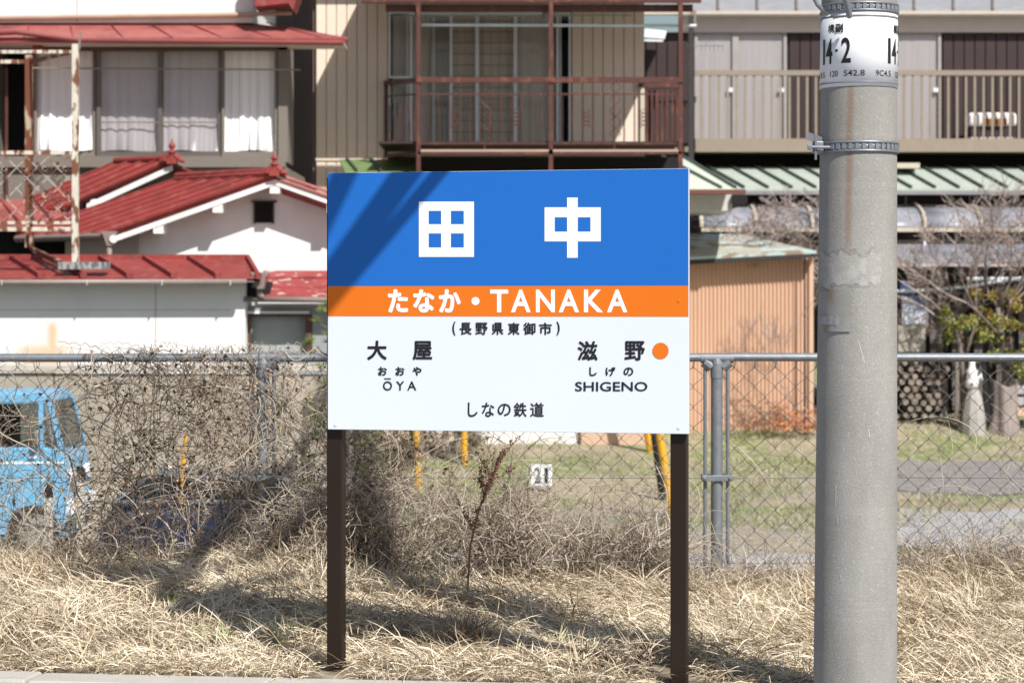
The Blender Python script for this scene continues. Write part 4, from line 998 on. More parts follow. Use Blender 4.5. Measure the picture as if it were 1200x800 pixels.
mb = MB(); mb.px(822, 267, 1420, 271.5, 40.86, 40.94); mb.build('front_rail', M_cream, root)
mb = MB(); mb.px(700, 240, 1420, 243.5, 42.1, 42.2); mb.build('back_rail', M_pinkband, root)
for v in (855, 876, 1084, 1282, 1414):
    mb = MB(); a = P(v, 271, 41.0); mb.beam(a, (a.x, a.y, -.85), .05); mb.build('support', M_alu, root)
mb = MB(); mb.px(808, 243, 1440, 420, 42.3, 42.5); mb.build('back_wall', mat('dim_blue_grey_board', (.20, .21, .24), .7, (.10, .10, .12), 2.4, amt=.3), root)
mb = MB(); mb.px(876, 281.5, 1420, 284, 41.2, 41.4); mb.build('shelf_rail', M_cream, root)
# silver lower roof at the right
root = thing('silver_lean_to', (X(1130, 41), 41, -.7), 'low silver sheet lean-to roof behind the bare trees at the right', 'shed')
mb = MB(); mb.slab([P(985, 310, 40.0), P(1430, 310, 40.0), P(1430, 284, 41.1), P(985, 284, 41.1)], (0, 0, -.03)); mb.build('roof', mat('silver_sheet', (.42, .43, .48), .28, (.24, .25, .29), 3, amt=.3, metal=.35, bump=.9, bscale=3), root)
mb = MB(); mb.px(985, 309.5, 1430, 312.2, 39.94, 40.0); mb.build('front_rail', M_pinkband, root)
mb = MB(); mb.px(985, 322, 1430, 560, 40.9, 41.0); mb.build('back_wall', mat('dark_shed_wall', (.055, .048, .042), .8, (.03, .027, .025), 3, (1, 1, .3)), root)
for v in (1000, 1102, 1174, 1205, 1290, 1420): mb = MB(); a = P(v, 312, 40.05); mb.beam(a, (a.x, a.y, -.9), .07); mb.build('support', M_grayfr, root)
for k, v in enumerate(range(1090, 1430, 26)):
    mb = MB(); mb.px(v, 335, v+9, 480, 40.8, 40.87); mb.build('wall_plank', mat('grey_plank', (.17, .16, .155), .8, (.11, .10, .10), 5), root)

# ------------------------------------------------------------------ orange corrugated shed
SY = 39.0
root = thing('corrugated_shed', (X(815, SY), SY+.8, -.8), 'salmon orange corrugated metal shed with patinated sloping roof right of the sign', 'shed')
M_salmon = mat('salmon_corrugated_sheet', (.62, .425, .315), .55, (.57, .38, .275), 3, (1, 1, .2))
xa, xb_ = X(672, SY), X(951, SY); nseg = int((951-672)/4.6)
vs = []; zb_ = -1.1
for k in range(nseg*4+1):
    t_ = k/(nseg*4); x_ = xa+(xb_-xa)*t_
    yy = SY+.018*math.cos(k*math.pi/2)
    vs += [(x_, yy, zb_), (x_, yy, Z(309-11*t_, SY))]
fs = [(2*k, 2*k+2, 2*k+3, 2*k+1) for k in range(nseg*4)]
link_mesh('front_wall', vs, fs, M_salmon, root)
mb = MB(); mb.box((xb_, SY-.01, zb_), (xb_+.03, SY+1.4, Z(298, SY))); mb.box((xa-.03, SY, zb_), (xa, SY+1.4, Z(306, SY))); mb.box((xa, SY+1.3, zb_), (xb_, SY+1.4, Z(300, SY))); mb.build('side_wall', M_salmon, root)
mb = MB(); mb.px(948.5, 303, 952.5, 545, SY-.05, SY-.02); mb.build('corner_trim', M_salmon, root)
def patina(t, geo, out):
    v = noise(t, geo, 3, (1, 1, 1), 8); o = mixcol(t, ramp(t, v, .5, .58), out, (.27, .20, .14)); v = noise(t, geo, 1.7, (1, 1, 1), 5)
    return mixcol(t, ramp(t, v, .5, .6), o, (.40, .39, .33))
M_patina = mat('patinated_roof_sheet', (.46, .57, .55), .5, (.42, .52, .50), 3, extra=patina)
fl, frr, brr, bll = P(660, 309, SY-.3), P(957, 294, SY-.3), P(872, 275, SY+1.55), P(655, 270, SY+1.55)
mb = MB(); mb.slab([fl, frr, brr, bll], (0, 0, -.04)); mb.build('roof', M_patina, root)
mb = MB(); mb.slab([fl+Vector((0, -.01, -.04)), frr+Vector((0, -.01, -.04)), frr+Vector((0, -.01, -.10)), fl+Vector((0, -.01, -.12))], (0, .25, 0)); mb.build('fascia', mat('dark_fascia', (.03, .028, .03), .6), root)
# white wall seen under the sign
mb = MB(); mb.px(556, 440, 678, 530, 35.6, 35.95); mb.build('garden_wall', M_white, label='low white wall seen under the sign, left of the orange shed', cat='wall')
# pale concrete retaining wall behind the left part of the fence
CY = 27.3
root = thing('concrete_wall', (X(150, CY), CY, -1.1), 'long beige concrete wall behind the parked vehicles at the left', 'wall')
for i, (xa, xb_) in enumerate(((-280, -170), (-170, -54), (-54, 63), (63, 180), (180, 297), (297, 402))):
    mb = MB(); mb.px(xa+.7, 436+.6*i, xb_-.7, 640, CY, CY+.2); mb.build('wall_panel', M_conc, root, bevel=.01)
mb = MB(); mb.px(-280, 427, 403, 435.5, CY-.05, CY+.25); mb.build('coping', mat('pale_coping', (.56, .52, .46), .8, (.46, .42, .37), 4), root, bevel=.012)

# ------------------------------------------------------------------ bare trees, shrubs
def grow(p, d, L, r, depth, segs, leafp=None, spread=.55, up=.12, rnd=random):
    pts = [p]; rr = [r]; q = p.copy(); dd = d.copy(); n = 4
    for k in range(n):
        dd = (dd+Vector((rnd.gauss(0, .16), rnd.gauss(0, .16), rnd.gauss(0, .12)+up*.3))).normalized()
        q = q+dd*L/n; pts.append(q.copy()); rr.append(r*(1-.35*(k+1)/n))
    segs.append((pts, rr))
    if depth == 0: return
    nb = 3 if depth > 1 else 4
    for k in range(nb):
        i = rnd.choice((2, 3, 4)) if k else 4
        ax = Vector((rnd.gauss(0, 1), rnd.gauss(0, 1), rnd.gauss(0, .6))).normalized()
        nd = (dd*(1-spread*.4)+ax*spread+Vector((0, 0, up))).normalized()
        grow(pts[i], nd, L*rnd.uniform(.58, .82), max(rr[i]*.62, .0035), depth-1, segs, leafp, spread, up, rnd)
M_bark = mat('grey_brown_bark', (.24, .195, .18), .9, (.13, .10, .095), 9, (1, 1, .3), bump=.5)
M_twig = mat('pinkish_grey_twigs', (.50, .42, .39), .85, (.30, .24, .22), 8)
def bare_tree(px_, Y, ytop, nsub, name, label, group=None, depth=5, spread=.6, r=.045, L=None, lean=0., mt=None):
    x_ = X(px_, Y); z0 = float(gh(x_, Y))-.05; H = Z(ytop, Y)-z0
    root = thing(name, (x_, Y, z0), label, 'tree', group)
    rn = random.Random(int(px_*7+Y)); segs = []
    p = Vector((x_, Y, z0)); trunk = [p+Vector((lean*t*H*.4+.03*math.sin(t*5), .02*math.sin(t*7), H*.45*t)) for t in (0, .25, .5, .75, 1)]
    mb = MB(); mb.tube(trunk, [r*1.25, r, r*.95, r*.9, r*.8], 9); mb.build('trunk', mt or M_bark, root, smooth=True)
    for k in range(nsub):
        a = k*2*math.pi/nsub+rn.uniform(-.4, .4)
        grow(trunk[-1 if k % 2 == 0 else -2], Vector((math.cos(a)*spread, math.sin(a)*spread*.6, .75)).normalized(), (L or H*.2)*rn.uniform(.8, 1.15), r*.62, depth, segs, None, spread, .10, rn)
    nb = 0; tw = MB()
    for pts, rr in segs:
        if rr[0] > r*.34:
            mb = MB(); mb.tube(pts, rr, 6); mb.build('branch', mt or M_bark, root, smooth=True); nb += 1
        else: tw.tube(pts, [max(v, .0055) for v in rr], 3, cap=False)
    tw.build('twigs', M_twig, root, kind='stuff')
bare_tree(932, 40.65, 175, 8, 'bare_tree', 'bare pinkish twiggy tree behind the orange shed roof, left of the concrete pole', depth=5, spread=.85, r=.035, L=.92)
bare_tree(884, 40.7, 205, 6, 'bare_tree', 'low bare twiggy bush top showing just above the orange shed roof', depth=4, spread=.9, r=.02, L=.7)
bare_tree(1128, 39.4, 205, 5, 'bare_tree', 'dark forked bare tree right of the concrete pole, over the white ornament', depth=4, spread=.62, r=.045, L=.95)
bare_tree(1178, 39.2, 185, 5, 'bare_tree', 'bare tree at the far right edge rising above the leafy shrub', depth=4, spread=.66, r=.045, L=.98, lean=-.05)
bare_tree(1078, 39.9, 235, 5, 'bare_tree', 'low tangled bare bush right beside the concrete pole', depth=4, spread=.95, r=.025, L=.55)
bare_tree(1290, 39.4, 200, 5, 'bare_tree', 'bare tree just beyond the right edge of the view', depth=3, spread=.66, r=.048, L=.45)

def leaves(n, pos, size, tone, flat=.0, aspect=.55, fold=.3):
    """n small folded leaves: two quads each"""
    th = rng.uniform(0, 2*np.pi, n); ph = np.arccos(rng.uniform(-1, 1, n))
    d = np.stack([np.sin(ph)*np.cos(th), np.sin(ph)*np.sin(th), np.cos(ph)], 1)
    u = np.cross(d, rng.normal(size=(n, 3))); u /= np.linalg.norm(u, axis=1, keepdims=True)
    w_ = np.cross(d, u); s_ = (size*rng.uniform(.6, 1.3, n))[:, None]
    a = pos; b = pos+d*s_; m = pos+d*s_*.5
    l = m+u*s_*aspect*.5+w_*s_*fold*.4; r_ = m-u*s_*aspect*.5+w_*s_*fold*.4
    v = np.stack([a, r_, b, l], 1).reshape(-1, 3)
    i = np.arange(n)*4; f = np.concatenate([np.stack([i, i+1, i+2], 1), np.stack([i, i+2, i+3], 1)])
    return v, f, np.repeat(tone, 4)
def cloud(n, blobs):
    k = rng.integers(0, len(blobs), n); c = np.array([b[0] for b in blobs])[k]; r_ = np.array([b[1] for b in blobs])[k]
    d = rng.normal(size=(n, 3)); d /= np.linalg.norm(d, axis=1, keepdims=True)
    return c+d*(r_[:, None])*np.array([1, 1, .85])*(rng.uniform(0, 1, n)**.45)[:, None]
M_shrub = mat('green_and_rust_leaves', (.2, .2, .06), .5, attr=[(.06, .10, .02), (.14, .20, .04), (.36, .36, .09), (.30, .13, .035)])
root = thing('leafy_shrub', (X(1165, 39), 39.1, -.5), 'evergreen shrub with yellow green and rusty red leaves behind the fence at the right', 'shrub')
bl_ = []
for _ in range(46):
    px_ = random.uniform(1098, 1240); top = 338+ (20 if px_ < 1120 else 0)
    py_ = random.uniform(top+6, 400 if px_ < 1150 else 440)
    if 1115 < px_ < 1180 and py_ > 385 and random.random() < .6: continue
    bl_.append((tuple(P(px_, py_, 39.0+random.uniform(-.3, .4))), random.uniform(.06, .15)))
pos = cloud(5200, bl_)
tn = np.clip(.35+.5*(pos[:, 2]-.6)/1.2+rng.normal(0, .25, len(pos))+.3*(pos[:, 0]-X(1150, 39))/1.2, 0, 1)
v, f, t_ = leaves(len(pos), pos, .06, tn, aspect=.6); link_mesh('foliage', v, f, M_shrub, root, kind='stuff', tone=t_)
mb = MB(); mb.tube([P(1131, 490, 39), P(1129, 440, 39), P(1124, 400, 39), P(1112, 370, 39)], [.05, .045, .035, .02], 7); mb.tube([P(1129, 430, 39), P(1138, 395, 39), P(1150, 365, 39)], [.03, .025, .015], 6)
mb.tube([P(1185, 480, 39.1), P(1184, 350, 39.1)], .02, 6); mb.tube([P(1200, 480, 39.1), P(1202, 350, 39.1)], .016, 6); mb.build('stem', M_bark, root, smooth=True)

# pine beside the sign
M_pine = mat('pine_needles', (.12, .2, .05), .6, attr=[(.05, .10, .025), (.12, .19, .04), (.30, .36, .10)])
root = thing('young_pine', (X(408, 26.4), 26.4, -1.1), 'young pine with yellow green needles peeking out left of the sign', 'tree')
tuf = []
for _ in range(120):
    py_ = random.uniform(345, 560); wdt = 50 if py_ > 400 else 26+ (py_-345)*.4
    tuf.append(P(408+random.uniform(-1, 1)*wdt, py_, 26.4+random.uniform(-.4, .4)))
vs_, tt_, fa = [], [], []
n = 60*len(tuf); c = np.repeat(np.array([tuple(a) for a in tuf]), 60, 0)
d = rng.normal(size=(n, 3)); d[:, 2] = abs(d[:, 2])*.9+.2; d /= np.linalg.norm(d, axis=1, keepdims=True)
e = np.cross(d, rng.normal(size=(n, 3))); e /= np.linalg.norm(e, axis=1, keepdims=True)
L_ = rng.uniform(.07, .13, n)[:, None]
v = np.stack([c-e*.0025, c+e*.0025, c+d*L_], 1).reshape(-1, 3); i = np.arange(n)*3
link_mesh('needles', v, np.stack([i, i+1, i+2], 1), M_pine, root, kind='stuff', tone=np.repeat(np.clip(rng.normal(.55, .25, n)+.3*(c[:, 2]-.2), 0, 1), 3))
mb = MB(); mb.tube([Vector((X(408, 26.4), 26.4, -1.15)), P(410, 480, 26.4), P(407, 400, 26.4), P(409, 350, 26.4)], [.05, .04, .03, .012], 8)
for a in tuf[::3]:
    b = Vector((X(408, 26.4), 26.4, a.z-.15)); mb.tube([b, (a+b)/2+Vector((0, 0, -.02)), a], [.014, .01, .006], 4, cap=False)
mb.build('trunk', M_bark, root)
# brown scrub hedge under the sign
M_scrub = mat('brown_scrub_leaves', (.16, .12, .07), .9, attr=[(.035, .022, .016), (.11, .07, .04), (.17, .17, .06), (.26, .20, .12)])
for (pa, pb, Y_, yt_, lb, sd_) in ((396, 480, 28.5, 480, 'dark brown scrubby bush behind the fence under the left half of the sign', 1), (476, 562, 34.6, 470, 'olive brown scrub between the two yellow posts under the sign', 2)):
    root = thing('scrub_bush', (X((pa+pb)/2, Y_), Y_, -1.1), lb, 'bush')
    bl_ = [(tuple(P(random.uniform(pa, pb), random.uniform(yt_, 560), Y_+random.uniform(-.3, .3))), random.uniform(.10, .22)) for _ in range(36)]
    pos = cloud(4200, bl_); pos[:, 2] = np.maximum(pos[:, 2], -1.08)
    v, f, t_ = leaves(len(pos), pos, .055, np.clip(rng.normal(.35 if sd_ == 1 else .5, .28, len(pos)), 0, 1)); link_mesh('foliage', v, f, M_scrub, root, kind='stuff', tone=t_)
    mb = MB()
    for _ in range(60):
        a = Vector((X(random.uniform(pa+10, pb-10), Y_), Y_+random.uniform(-.2, .2), -1.12)); b = Vector(tuple(pos[random.randrange(len(pos))])); mb.tube([a, (a+b)/2+Vector((random.gauss(0, .05), 0, .05)), b], [.012, .009, .005], 4, cap=False)
    mb.build('stems', M_twig, root, kind='stuff')
# flowering plants and a thin climber at the shed's foot
M_flow = mat('pink_and_orange_blooms', (.5, .2, .1), .7, attr=[(.12, .16, .04), (.40, .22, .20), (.42, .16, .13), (.70, .30, .03)])
for (pa, pb, ya, yb_, lo, hi, lb) in ((905, 962, 474, 497, .75, 1., 'low orange blooming plant at the right foot of the orange shed'), (860, 918, 468, 492, .25, .7, 'dusty pink twiggy plant in front of the orange shed wall')):
    pos = np.array([tuple(P(random.uniform(pa, pb), random.triangular(ya, yb_+8, yb_+4), 38.6+random.uniform(-.2, .2))) for _ in range(520)])
    v, f, t_ = leaves(len(pos), pos, .06, np.clip(rng.uniform(lo-.3, hi, len(pos)), 0, 1)); root = thing('flowering_plant', (X((pa+pb)/2, 38.6), 38.6, -.6), lb, 'plant'); link_mesh('foliage', v, f, M_flow, root, kind='stuff', tone=t_)
rn = random.Random(5); segs = []
grow(P(943, 505, 38.8), Vector((-.02, 0, 1)), .9, .018, 4, segs, None, .55, .14, rn)
root = thing('slender_sapling', (X(943, 38.8), 38.8, -.6), 'thin leafless sapling in front of the right edge of the orange shed', 'sapling')
mb = MB(); mb.tube([P(943, 512, 38.8), P(943, 300, 38.8)], [.022, .012], 6); mb.build('trunk', M_dark, root)
mb = MB()
for pts, rr in segs: mb.tube(pts, [max(a*.6, .004) for a in rr], 3, cap=False)
mb.build('twigs', M_twig, root, kind='stuff')

# ------------------------------------------------------------------ small things behind the fence on the right
mb = MB(); mb.tube([P(1050, 341, 39.6), P(1090, 340, 39.6), P(1130, 336.5, 39.6), P(1200, 325, 39.6), P(1400, 300, 39.6)], .026, 8); mb.build('pale_blue_pipe', MATS['pale_blue_pipe'], label='long sagging pale blue pipe crossing in front of the right trees', cat='pipe')
mb = MB(); mb.tube([P(1133, 327, 39.9), P(1300, 327, 39.9)], .035, 8); mb.build('pale_blue_pipe', MATS['pale_blue_pipe'], label='short thick level pale blue pipe above the sagging one at the right', cat='pipe')
def posterm(t, geo, out):
    v = noise(t, geo, 5, (1, 1, 1), 5); return mixcol(t, ramp(t, v, .55, .62), out, (.12, .20, .38))
mb = MB(); mb.px(1057, 346, 1088, 380, 39.75, 39.8); mb.build('notice_board', mat('blue_white_print', (.66, .70, .78), .6, (.6, .64, .72), 5, extra=posterm), label='small blue and white board beside the concrete pole above the firewood', cat='board')
mb = MB(); mb.px(1052, 381, 1085, 413, 39.7, 40.1); mb.build('beige_crate', mat('beige_crate_board', (.42, .40, .34), .8), label='beige crate under the blue and white board beside the concrete pole', cat='crate', bevel=.02)
mb = MB(); mb.px(1055, 329, 1071, 345, 39.85, 40.0); mb.build('blue_tub', mat('blue_plastic', (.10, .18, .36), .5), label='small blue tub right of the concrete pole just under the silver roof', cat='tub', bevel=.03)
root = thing('firewood_stack', (X(1078, 39.4), 39.4, -.45), 'stack of short grey firewood behind the fence just right of the concrete pole', 'firewood')
M_log = mat('weathered_firewood', (.34, .29, .24), .9, (.15, .115, .095), 14, amt=.35, bump=.5)
for r_ in range(9):
    for c_ in range(9):
        x_ = 1020+c_*10.5+(5 if r_ % 2 else 0); y_ = 487-r_*7.8
        if random.random() < .05: continue
        mb = MB(); c = P(x_+random.uniform(-1.5, 1.5), y_+random.uniform(-1, 1), 39.3+random.uniform(-.03, .03)); rr = random.uniform(.036, .055)
        mb.tube([c, c+Vector((random.uniform(-.08, .08), .42, random.uniform(-.03, .03)))], rr, 7); mb.build('log', M_log, root)
root = thing('cut_stump', (X(1176, 39), 39, -.5), 'broad grey brown tree stump behind the fence near the right edge', 'stump')
mb = MB(); cx = X(1176, 39); prof = [(.30, -.1), (.26, .08), (.225, .25), (.215, .5), (.215, .74), (.205, .77), (.19, .76)]
mb.lathe(Vector((cx, 39.0, float(gh(cx, 39)))), prof, 40); o = mb.build('trunk', mat('bleached_bark', (.33, .28, .26), .9, (.20, .165, .155), 5, (1, 1, .3), bump=1., bscale=25), root, smooth=False)
for v_ in o.data.vertices:
    a_ = math.atan2(v_.co.y, v_.co.x); q_ = 1+.10*math.sin(a_*3+v_.co.z*2)+.07*math.sin(a_*7+1); v_.co.x *= q_; v_.co.y *= q_; v_.co.z += (.06*math.sin(a_*2+1) if v_.co.z > .2 else 0)
mb = MB(); mb.beam(P(1158, 490, 38.9), P(1152, 420, 39.0), .07, .05); mb.build('black_plank', M_dark, label='black plank leaning left of the grey stump', cat='plank')
mb = MB(); mb.px(1120, 420, 1124, 490, 39.0, 39.06); mb.build('grey_stake', M_grayfr, label='thin grey upright stake between firewood and white ornament', cat='stake')
root = thing('white_ornament', (X(1139, 38.9), 38.9, Z(458, 38.9)), 'white rounded garden ornament with a dark eye on a stone behind the fence', 'ornament')
M_wo = mat('white_glazed', (.80, .80, .80), .4, (.74, .74, .74), 4)
c = P(1139, 456, 38.9); k = 1/FPX*38.9
mb = MB(); mb.lathe(c, [(3*k, 0), (7.5*k, 3*k), (8*k, 8*k), (6.5*k, 14*k), (6*k, 18*k), (6.8*k, 22*k), (4*k, 25*k), (3.5*k, 30*k), (3.8*k, 34*k), (1.5*k, 36*k)], 14); mb.build('body', M_wo, root, smooth=True)
mb = MB(); mb.tube([P(1139, 450, 38.78), P(1139, 450, 38.82)], .022, 10); mb.build('eye', M_black, root)
mb = MB(); mb.tube([P(1145, 446, 38.9), P(1150, 440, 38.9), P(1151, 446, 38.9)], [.03, .04, .02], 8); mb.build('ear', M_wo, root, smooth=True)
mb = MB(); c = Vector((X(1141, 38.9), 38.9, float(gh(X(1141, 38.9), 38.9))-.05)); hh = Z(456, 38.9)-c.z
mb.lathe(c, [(.20, 0), (.19, hh*.4), (.14, hh*.8), (.08, hh)], 9); mb.build('garden_stone', mat('pale_stone', (.42, .40, .38), .9, (.3, .285, .27), 6, bump=.6), label='pale stone carrying the white ornament', cat='stone')
root = thing('brick_rubble', (X(1195, 38.9), 38.9, -.5), 'row of small pale and rusty blocks right of the stump at the view edge', 'blocks')
for k in range(14):
    mb = MB(); x_ = 1192+(k % 5)*14; y_ = 478-(k//5)*13; mb.px(x_, y_, x_+11, y_+10, 38.9+random.uniform(0, .1), 39.2); mb.build('block', M_patch if k % 3 else M_salmon, root, bevel=.015)

# yellow posts, number markers
M_yel = mat('yellow_plastic_cover', (.72, .38, .02), .45, (.62, .32, .02), 6)
for (x0, y0, x1, y1, Y_, r_, lb) in ((486, 440, 490, 578, 32.2, .045, 'thin yellow post under the sign, leftmost of the yellow posts'), (541.5, 440, 545, 548, 33.9, .045, 'thin yellow post under the sign beside the white wall'), (748, 440, 769, 566, 34.9, .06, 'leaning yellow guy wire cover, upper of the pair at the right sign post'), (768, 480, 789, 606, 29.7, .05, 'leaning yellow guy wire cover closest to the right sign post')):
    mb = MB(); mb.tube([P(x0, y0, Y_), P(x1, y1, Y_)], r_, 10); mb.build('yellow_post', M_yel, smooth=False, label=lb, cat='post', group='yellow posts')
mb = MB(); mb.tube([P(765, 505, 31.4), P(774, 560, 31.4), P(777, 595, 31.4)], [.035, .05, .04], 8); mb.build('black_stake', M_dark, label='black wrapped stake between the two leaning yellow covers', cat='stake')
root = thing('bay_number_marker', (X(634, 31.9), 31.9, Z(573, 31.9)), 'small white parking bay marker reading 21 in the grass under the sign', 'marker')
mb = MB(); mb.px(622, 544, 647, 569, 31.9, 31.93); mb.build('plate', M_plate, root, bevel=.004)
mb = MB(); mb.px(626, 569, 629, 577, 31.9, 31.93); mb.px(640, 569, 643, 577, 31.9, 31.93); mb.build('feet', M_dkband, root)
write([('2', 626, 547.5, 633.5, 566), ('1', 638, 547.5, 642.5, 566)], M_black, 'number', lambda x, y: P(x, y, 31.896-LAY[0]), root, 0, .3)
root = thing('tilted_marker', (X(530, 35), 35, Z(542, 35)), 'small tilted white marker between the yellow posts under the sign', 'marker')
mb = MB(); mb.slab([P(528, 541, 35), P(538, 538, 35), P(535, 514, 35), P(525, 517, 35)], (0, .03, 0)); mb.build('plate', M_plate, root)
mb = MB(); mb.tube([P(532, 524, 34.99), P(532, 524, 34.985)], .03, 8); mb.build('mark', M_black, root)
mb = MB(); mb.beam(P(532, 541, 35.02), P(532, 572, 35.02), .03); mb.build('leg', M_dkband, root)

# ------------------------------------------------------------------ vehicles behind the weeds
M_sky = mat('light_blue_car_paint', (.16, .42, .66), .3, (.14, .39, .62), 2, spec=.6)
M_tyre = mat('tyre_rubber', (.03, .03, .03), .8)
M_hub = mat('steel_wheel', (.45, .45, .45), .4, metal=.5)
M_carglass = glassmat('car_glass', (.55, .6, .6), .04)
VY = 25.0
root = thing('light_blue_van', (X(-110, VY), VY+.7, -1.1), 'light blue small van parked side on behind the fence at the left edge', 'van')
def prof(pts, Y0, w_): 
    mb = MB(); mb.prism([P(x_, y_, Y0) for x_, y_ in pts], (0, w_, 0)); return mb
body = [(-298, 520), (-292, 524), (70, 524), (77, 540), (78, 612), (74, 632), (66, 632), (63, 606), (48, 596), (30, 596), (14, 606), (10, 632), (-205, 632), (-209, 606), (-226, 596), (-244, 596), (-260, 606), (-264, 632), (-298, 630)]
prof(body, VY, 1.4).build('body', M_sky, root, bevel=.02)
prof([(-292, 474), (-286, 463), (-270, 459), (48, 459), (56, 463), (60, 471), (54, 474)], VY+.05, 1.3).build('roof', M_sky, root, bevel=.03)
for (xt, xb_) in ((57, 72), (47, 49), (-60, -60), (-170, -170), (-289, -295)):
    for yo in (.05, 1.31):
        mb = MB(); a, b = P(xt, 470, VY), P(xb_, 526, VY); a.y += yo; b.y += yo-.03; mb.beam(a, b, .05, .05); mb.build('pillar', M_sky, root)
mb = MB(); a, b = P(53, 474, VY), P(63, 524, VY); a.y += .05; b.y += .03; mb.beam(a, b, .035, .03); mb.build('quarter_frame', M_dkband, root)
for (xa, xb_) in ((-286, -172), (-168, -62), (-58, 46), (50, 60)):
    mb = MB(); q = [P(xa, 524, VY), P(xb_+(6 if xb_ > 50 else 0), 524, VY), P(xb_, 474, VY), P(xa, 474, VY)]
    for a in q: a.y += .055
    mb.slab(q, (0, .006, 0)); mb.build('side_window', M_carglass, root)
a, b = P(58, 471, VY), P(73, 524, VY)
mb = MB(); mb.slab([b+Vector((0, .06, 0)), b+Vector((0, 1.33, 0)), a+Vector((0, 1.3, 0)), a+Vector((0, .1, 0))], (.006, 0, 0)); mb.build('windscreen', M_carglass, root)
mb = MB(); a = P(-40, 560, VY+.3); mb.box(a, a+Vector((.4, .4, .75))); mb.box(a+Vector((0, .5, 0)), a+Vector((.4, .9, .75))); mb.build('seats', M_dark, root, bevel=.05)
for cx in (39, -235):
    for yo in (-.01, 1.25):
        c = P(cx, 622, VY); c.y += yo; mb = MB()
        mb.tube([c, c+Vector((0, .16, 0))], .27, 22); w_ = mb.build('wheel', M_tyre, root)
        mb = MB(); mb.tube([c-Vector((0, .012, 0)), c+Vector((0, .1, 0))], .17, 16); mb.build('hubcap', M_hub, w_)
mb = MB(); mb.box(P(79, 604, VY)+Vector((-.02, 0, 0)), P(81, 586, VY)+Vector((.06, 1.4, 0))); mb.build('bumper', M_alu, root, bevel=.03)
mb = MB(); c = P(79, 560, VY); mb.tube([c+Vector((-.02, .25, 0)), c+Vector((.03, .25, 0))], .08, 12); mb.build('headlight', M_plate, root)
mb = MB(); c = P(79, 560, VY); mb.tube([c+Vector((-.02, 1.15, 0)), c+Vector((.03, 1.15, 0))], .08, 12); mb.build('headlight', M_plate, root)
mb = MB(); mb.box(P(-296, 541, VY)+Vector((0, -.006, 0)), P(76, 543.5, VY)); mb.build('side_trim', M_alu, root)
mb = MB(); c = P(44, 521, VY); mb.box(c+Vector((0, -.16, 0)), c+Vector((.04, -.03, .16))); mb.build('mirror', M_dkband, root, bevel=.02)
for x_ in (-59, 47):
    mb = MB(); mb.px(x_, 526, x_+.8, 600, VY-.004, VY+.0); mb.build('door_gap', M_dark, root)
mb = MB(); mb.px(34, 534, 42, 537, VY-.03, VY); mb.build('door_handle', M_alu, root)
# dark saloon, front towards the fence
M_navy = mat('navy_car_paint', (.012, .018, .042), .2, (.010, .015, .035), 2, spec=.8)
NY = 18.6
root = thing('navy_car', (X(225, NY), NY+2, -1.1), 'dark navy car facing the fence, half buried behind dry weeds at the left', 'car')
xc = X(222, NY); hw = .82
def sect(Y_, z0, z1, w_, z2=None): return Y_, z0, z1, w_
mb = MB(); st = [(NY, -.86, -.52, .70), (NY+.05, -.9, -.38, .78), (NY+.35, -.92, -.24, .82), (NY+1.1, -.92, -.09, .83), (NY+2.9, -.92, -.08, .83), (NY+3.7, -.9, -.14, .81), (NY+3.95, -.86, -.3, .76)]
vs = []
for (Y_, z0, z1, w_) in st: vs += [(xc-w_, Y_, z0), (xc-w_*1.02, Y_, z1-.16), (xc-w_*.93, Y_, z1-.03), (xc-w_*.5, Y_, z1), (xc+w_*.5, Y_, z1), (xc+w_*.93, Y_, z1-.03), (xc+w_*1.02, Y_, z1-.16), (xc+w_, Y_, z0)]
fs = [(i*8+k, i*8+(k+1) % 8, (i+1)*8+(k+1) % 8, (i+1)*8+k) for i in range(len(st)-1) for k in range(8)]+[tuple(range(8)), tuple(range((len(st)-1)*8, len(st)*8))]
mb.add(vs, fs); mb.build('body', M_navy, root, smooth=True, bevel=0)
zrf = Z(558, NY+1.6)
mb = MB(); mb.hexa([(xc-.58, NY+1.55, zrf-.03), (xc+.58, NY+1.55, zrf-.03), (xc+.50, NY+1.6, zrf), (xc-.50, NY+1.6, zrf), (xc-.58, NY+2.9, zrf-.03), (xc+.58, NY+2.9, zrf-.03), (xc+.50, NY+2.85, zrf), (xc-.50, NY+2.85, zrf)]); mb.build('roof', M_navy, root, bevel=.012)
mb = MB(); z_ = -.095
for sx in (-1, 1):
    mb = MB(); mb.beam((xc+sx*.76, NY+1.15, z_), (xc+sx*.575, NY+1.56, zrf-.01), .05, .04); mb.build('pillar', mat('silver_trim_and_glint', (.55, .56, .58), .25, metal=.7), root); mb = MB(); mb.beam((xc+sx*.76, NY+3.3, z_), (xc+sx*.575, NY+2.9, zrf-.01), .05, .04); mb.build('pillar', MATS['silver_trim_and_glint'], root)
mb = MB(); mb.tube([(xc-.57, NY+1.53, zrf-.005), (xc-.3, NY+1.5, zrf+.004), (xc+.3, NY+1.5, zrf+.004), (xc+.57, NY+1.53, zrf-.005)], .02, 6); mb.build('roof_edge_highlight', MATS['silver_trim_and_glint'], root)  # silver tube stands in for the highlight along the roof edge
mb = MB(); mb.tube([(xc-.75, NY+1.08, z_+.01), (xc, NY+1.0, z_+.02), (xc+.75, NY+1.08, z_+.01)], .018, 6); mb.build('bonnet_edge_glint', MATS['silver_trim_and_glint'], root)  # silver tube stands in for the reflection along the bonnet edge
mb = MB(); mb.slab([(xc-.74, NY+1.12, z_+.01), (xc+.74, NY+1.12, z_+.01), (xc+.56, NY+1.55, zrf-.02), (xc-.56, NY+1.55, zrf-.02)], (0, .005, 0)); mb.build('windscreen', M_carglass, root)
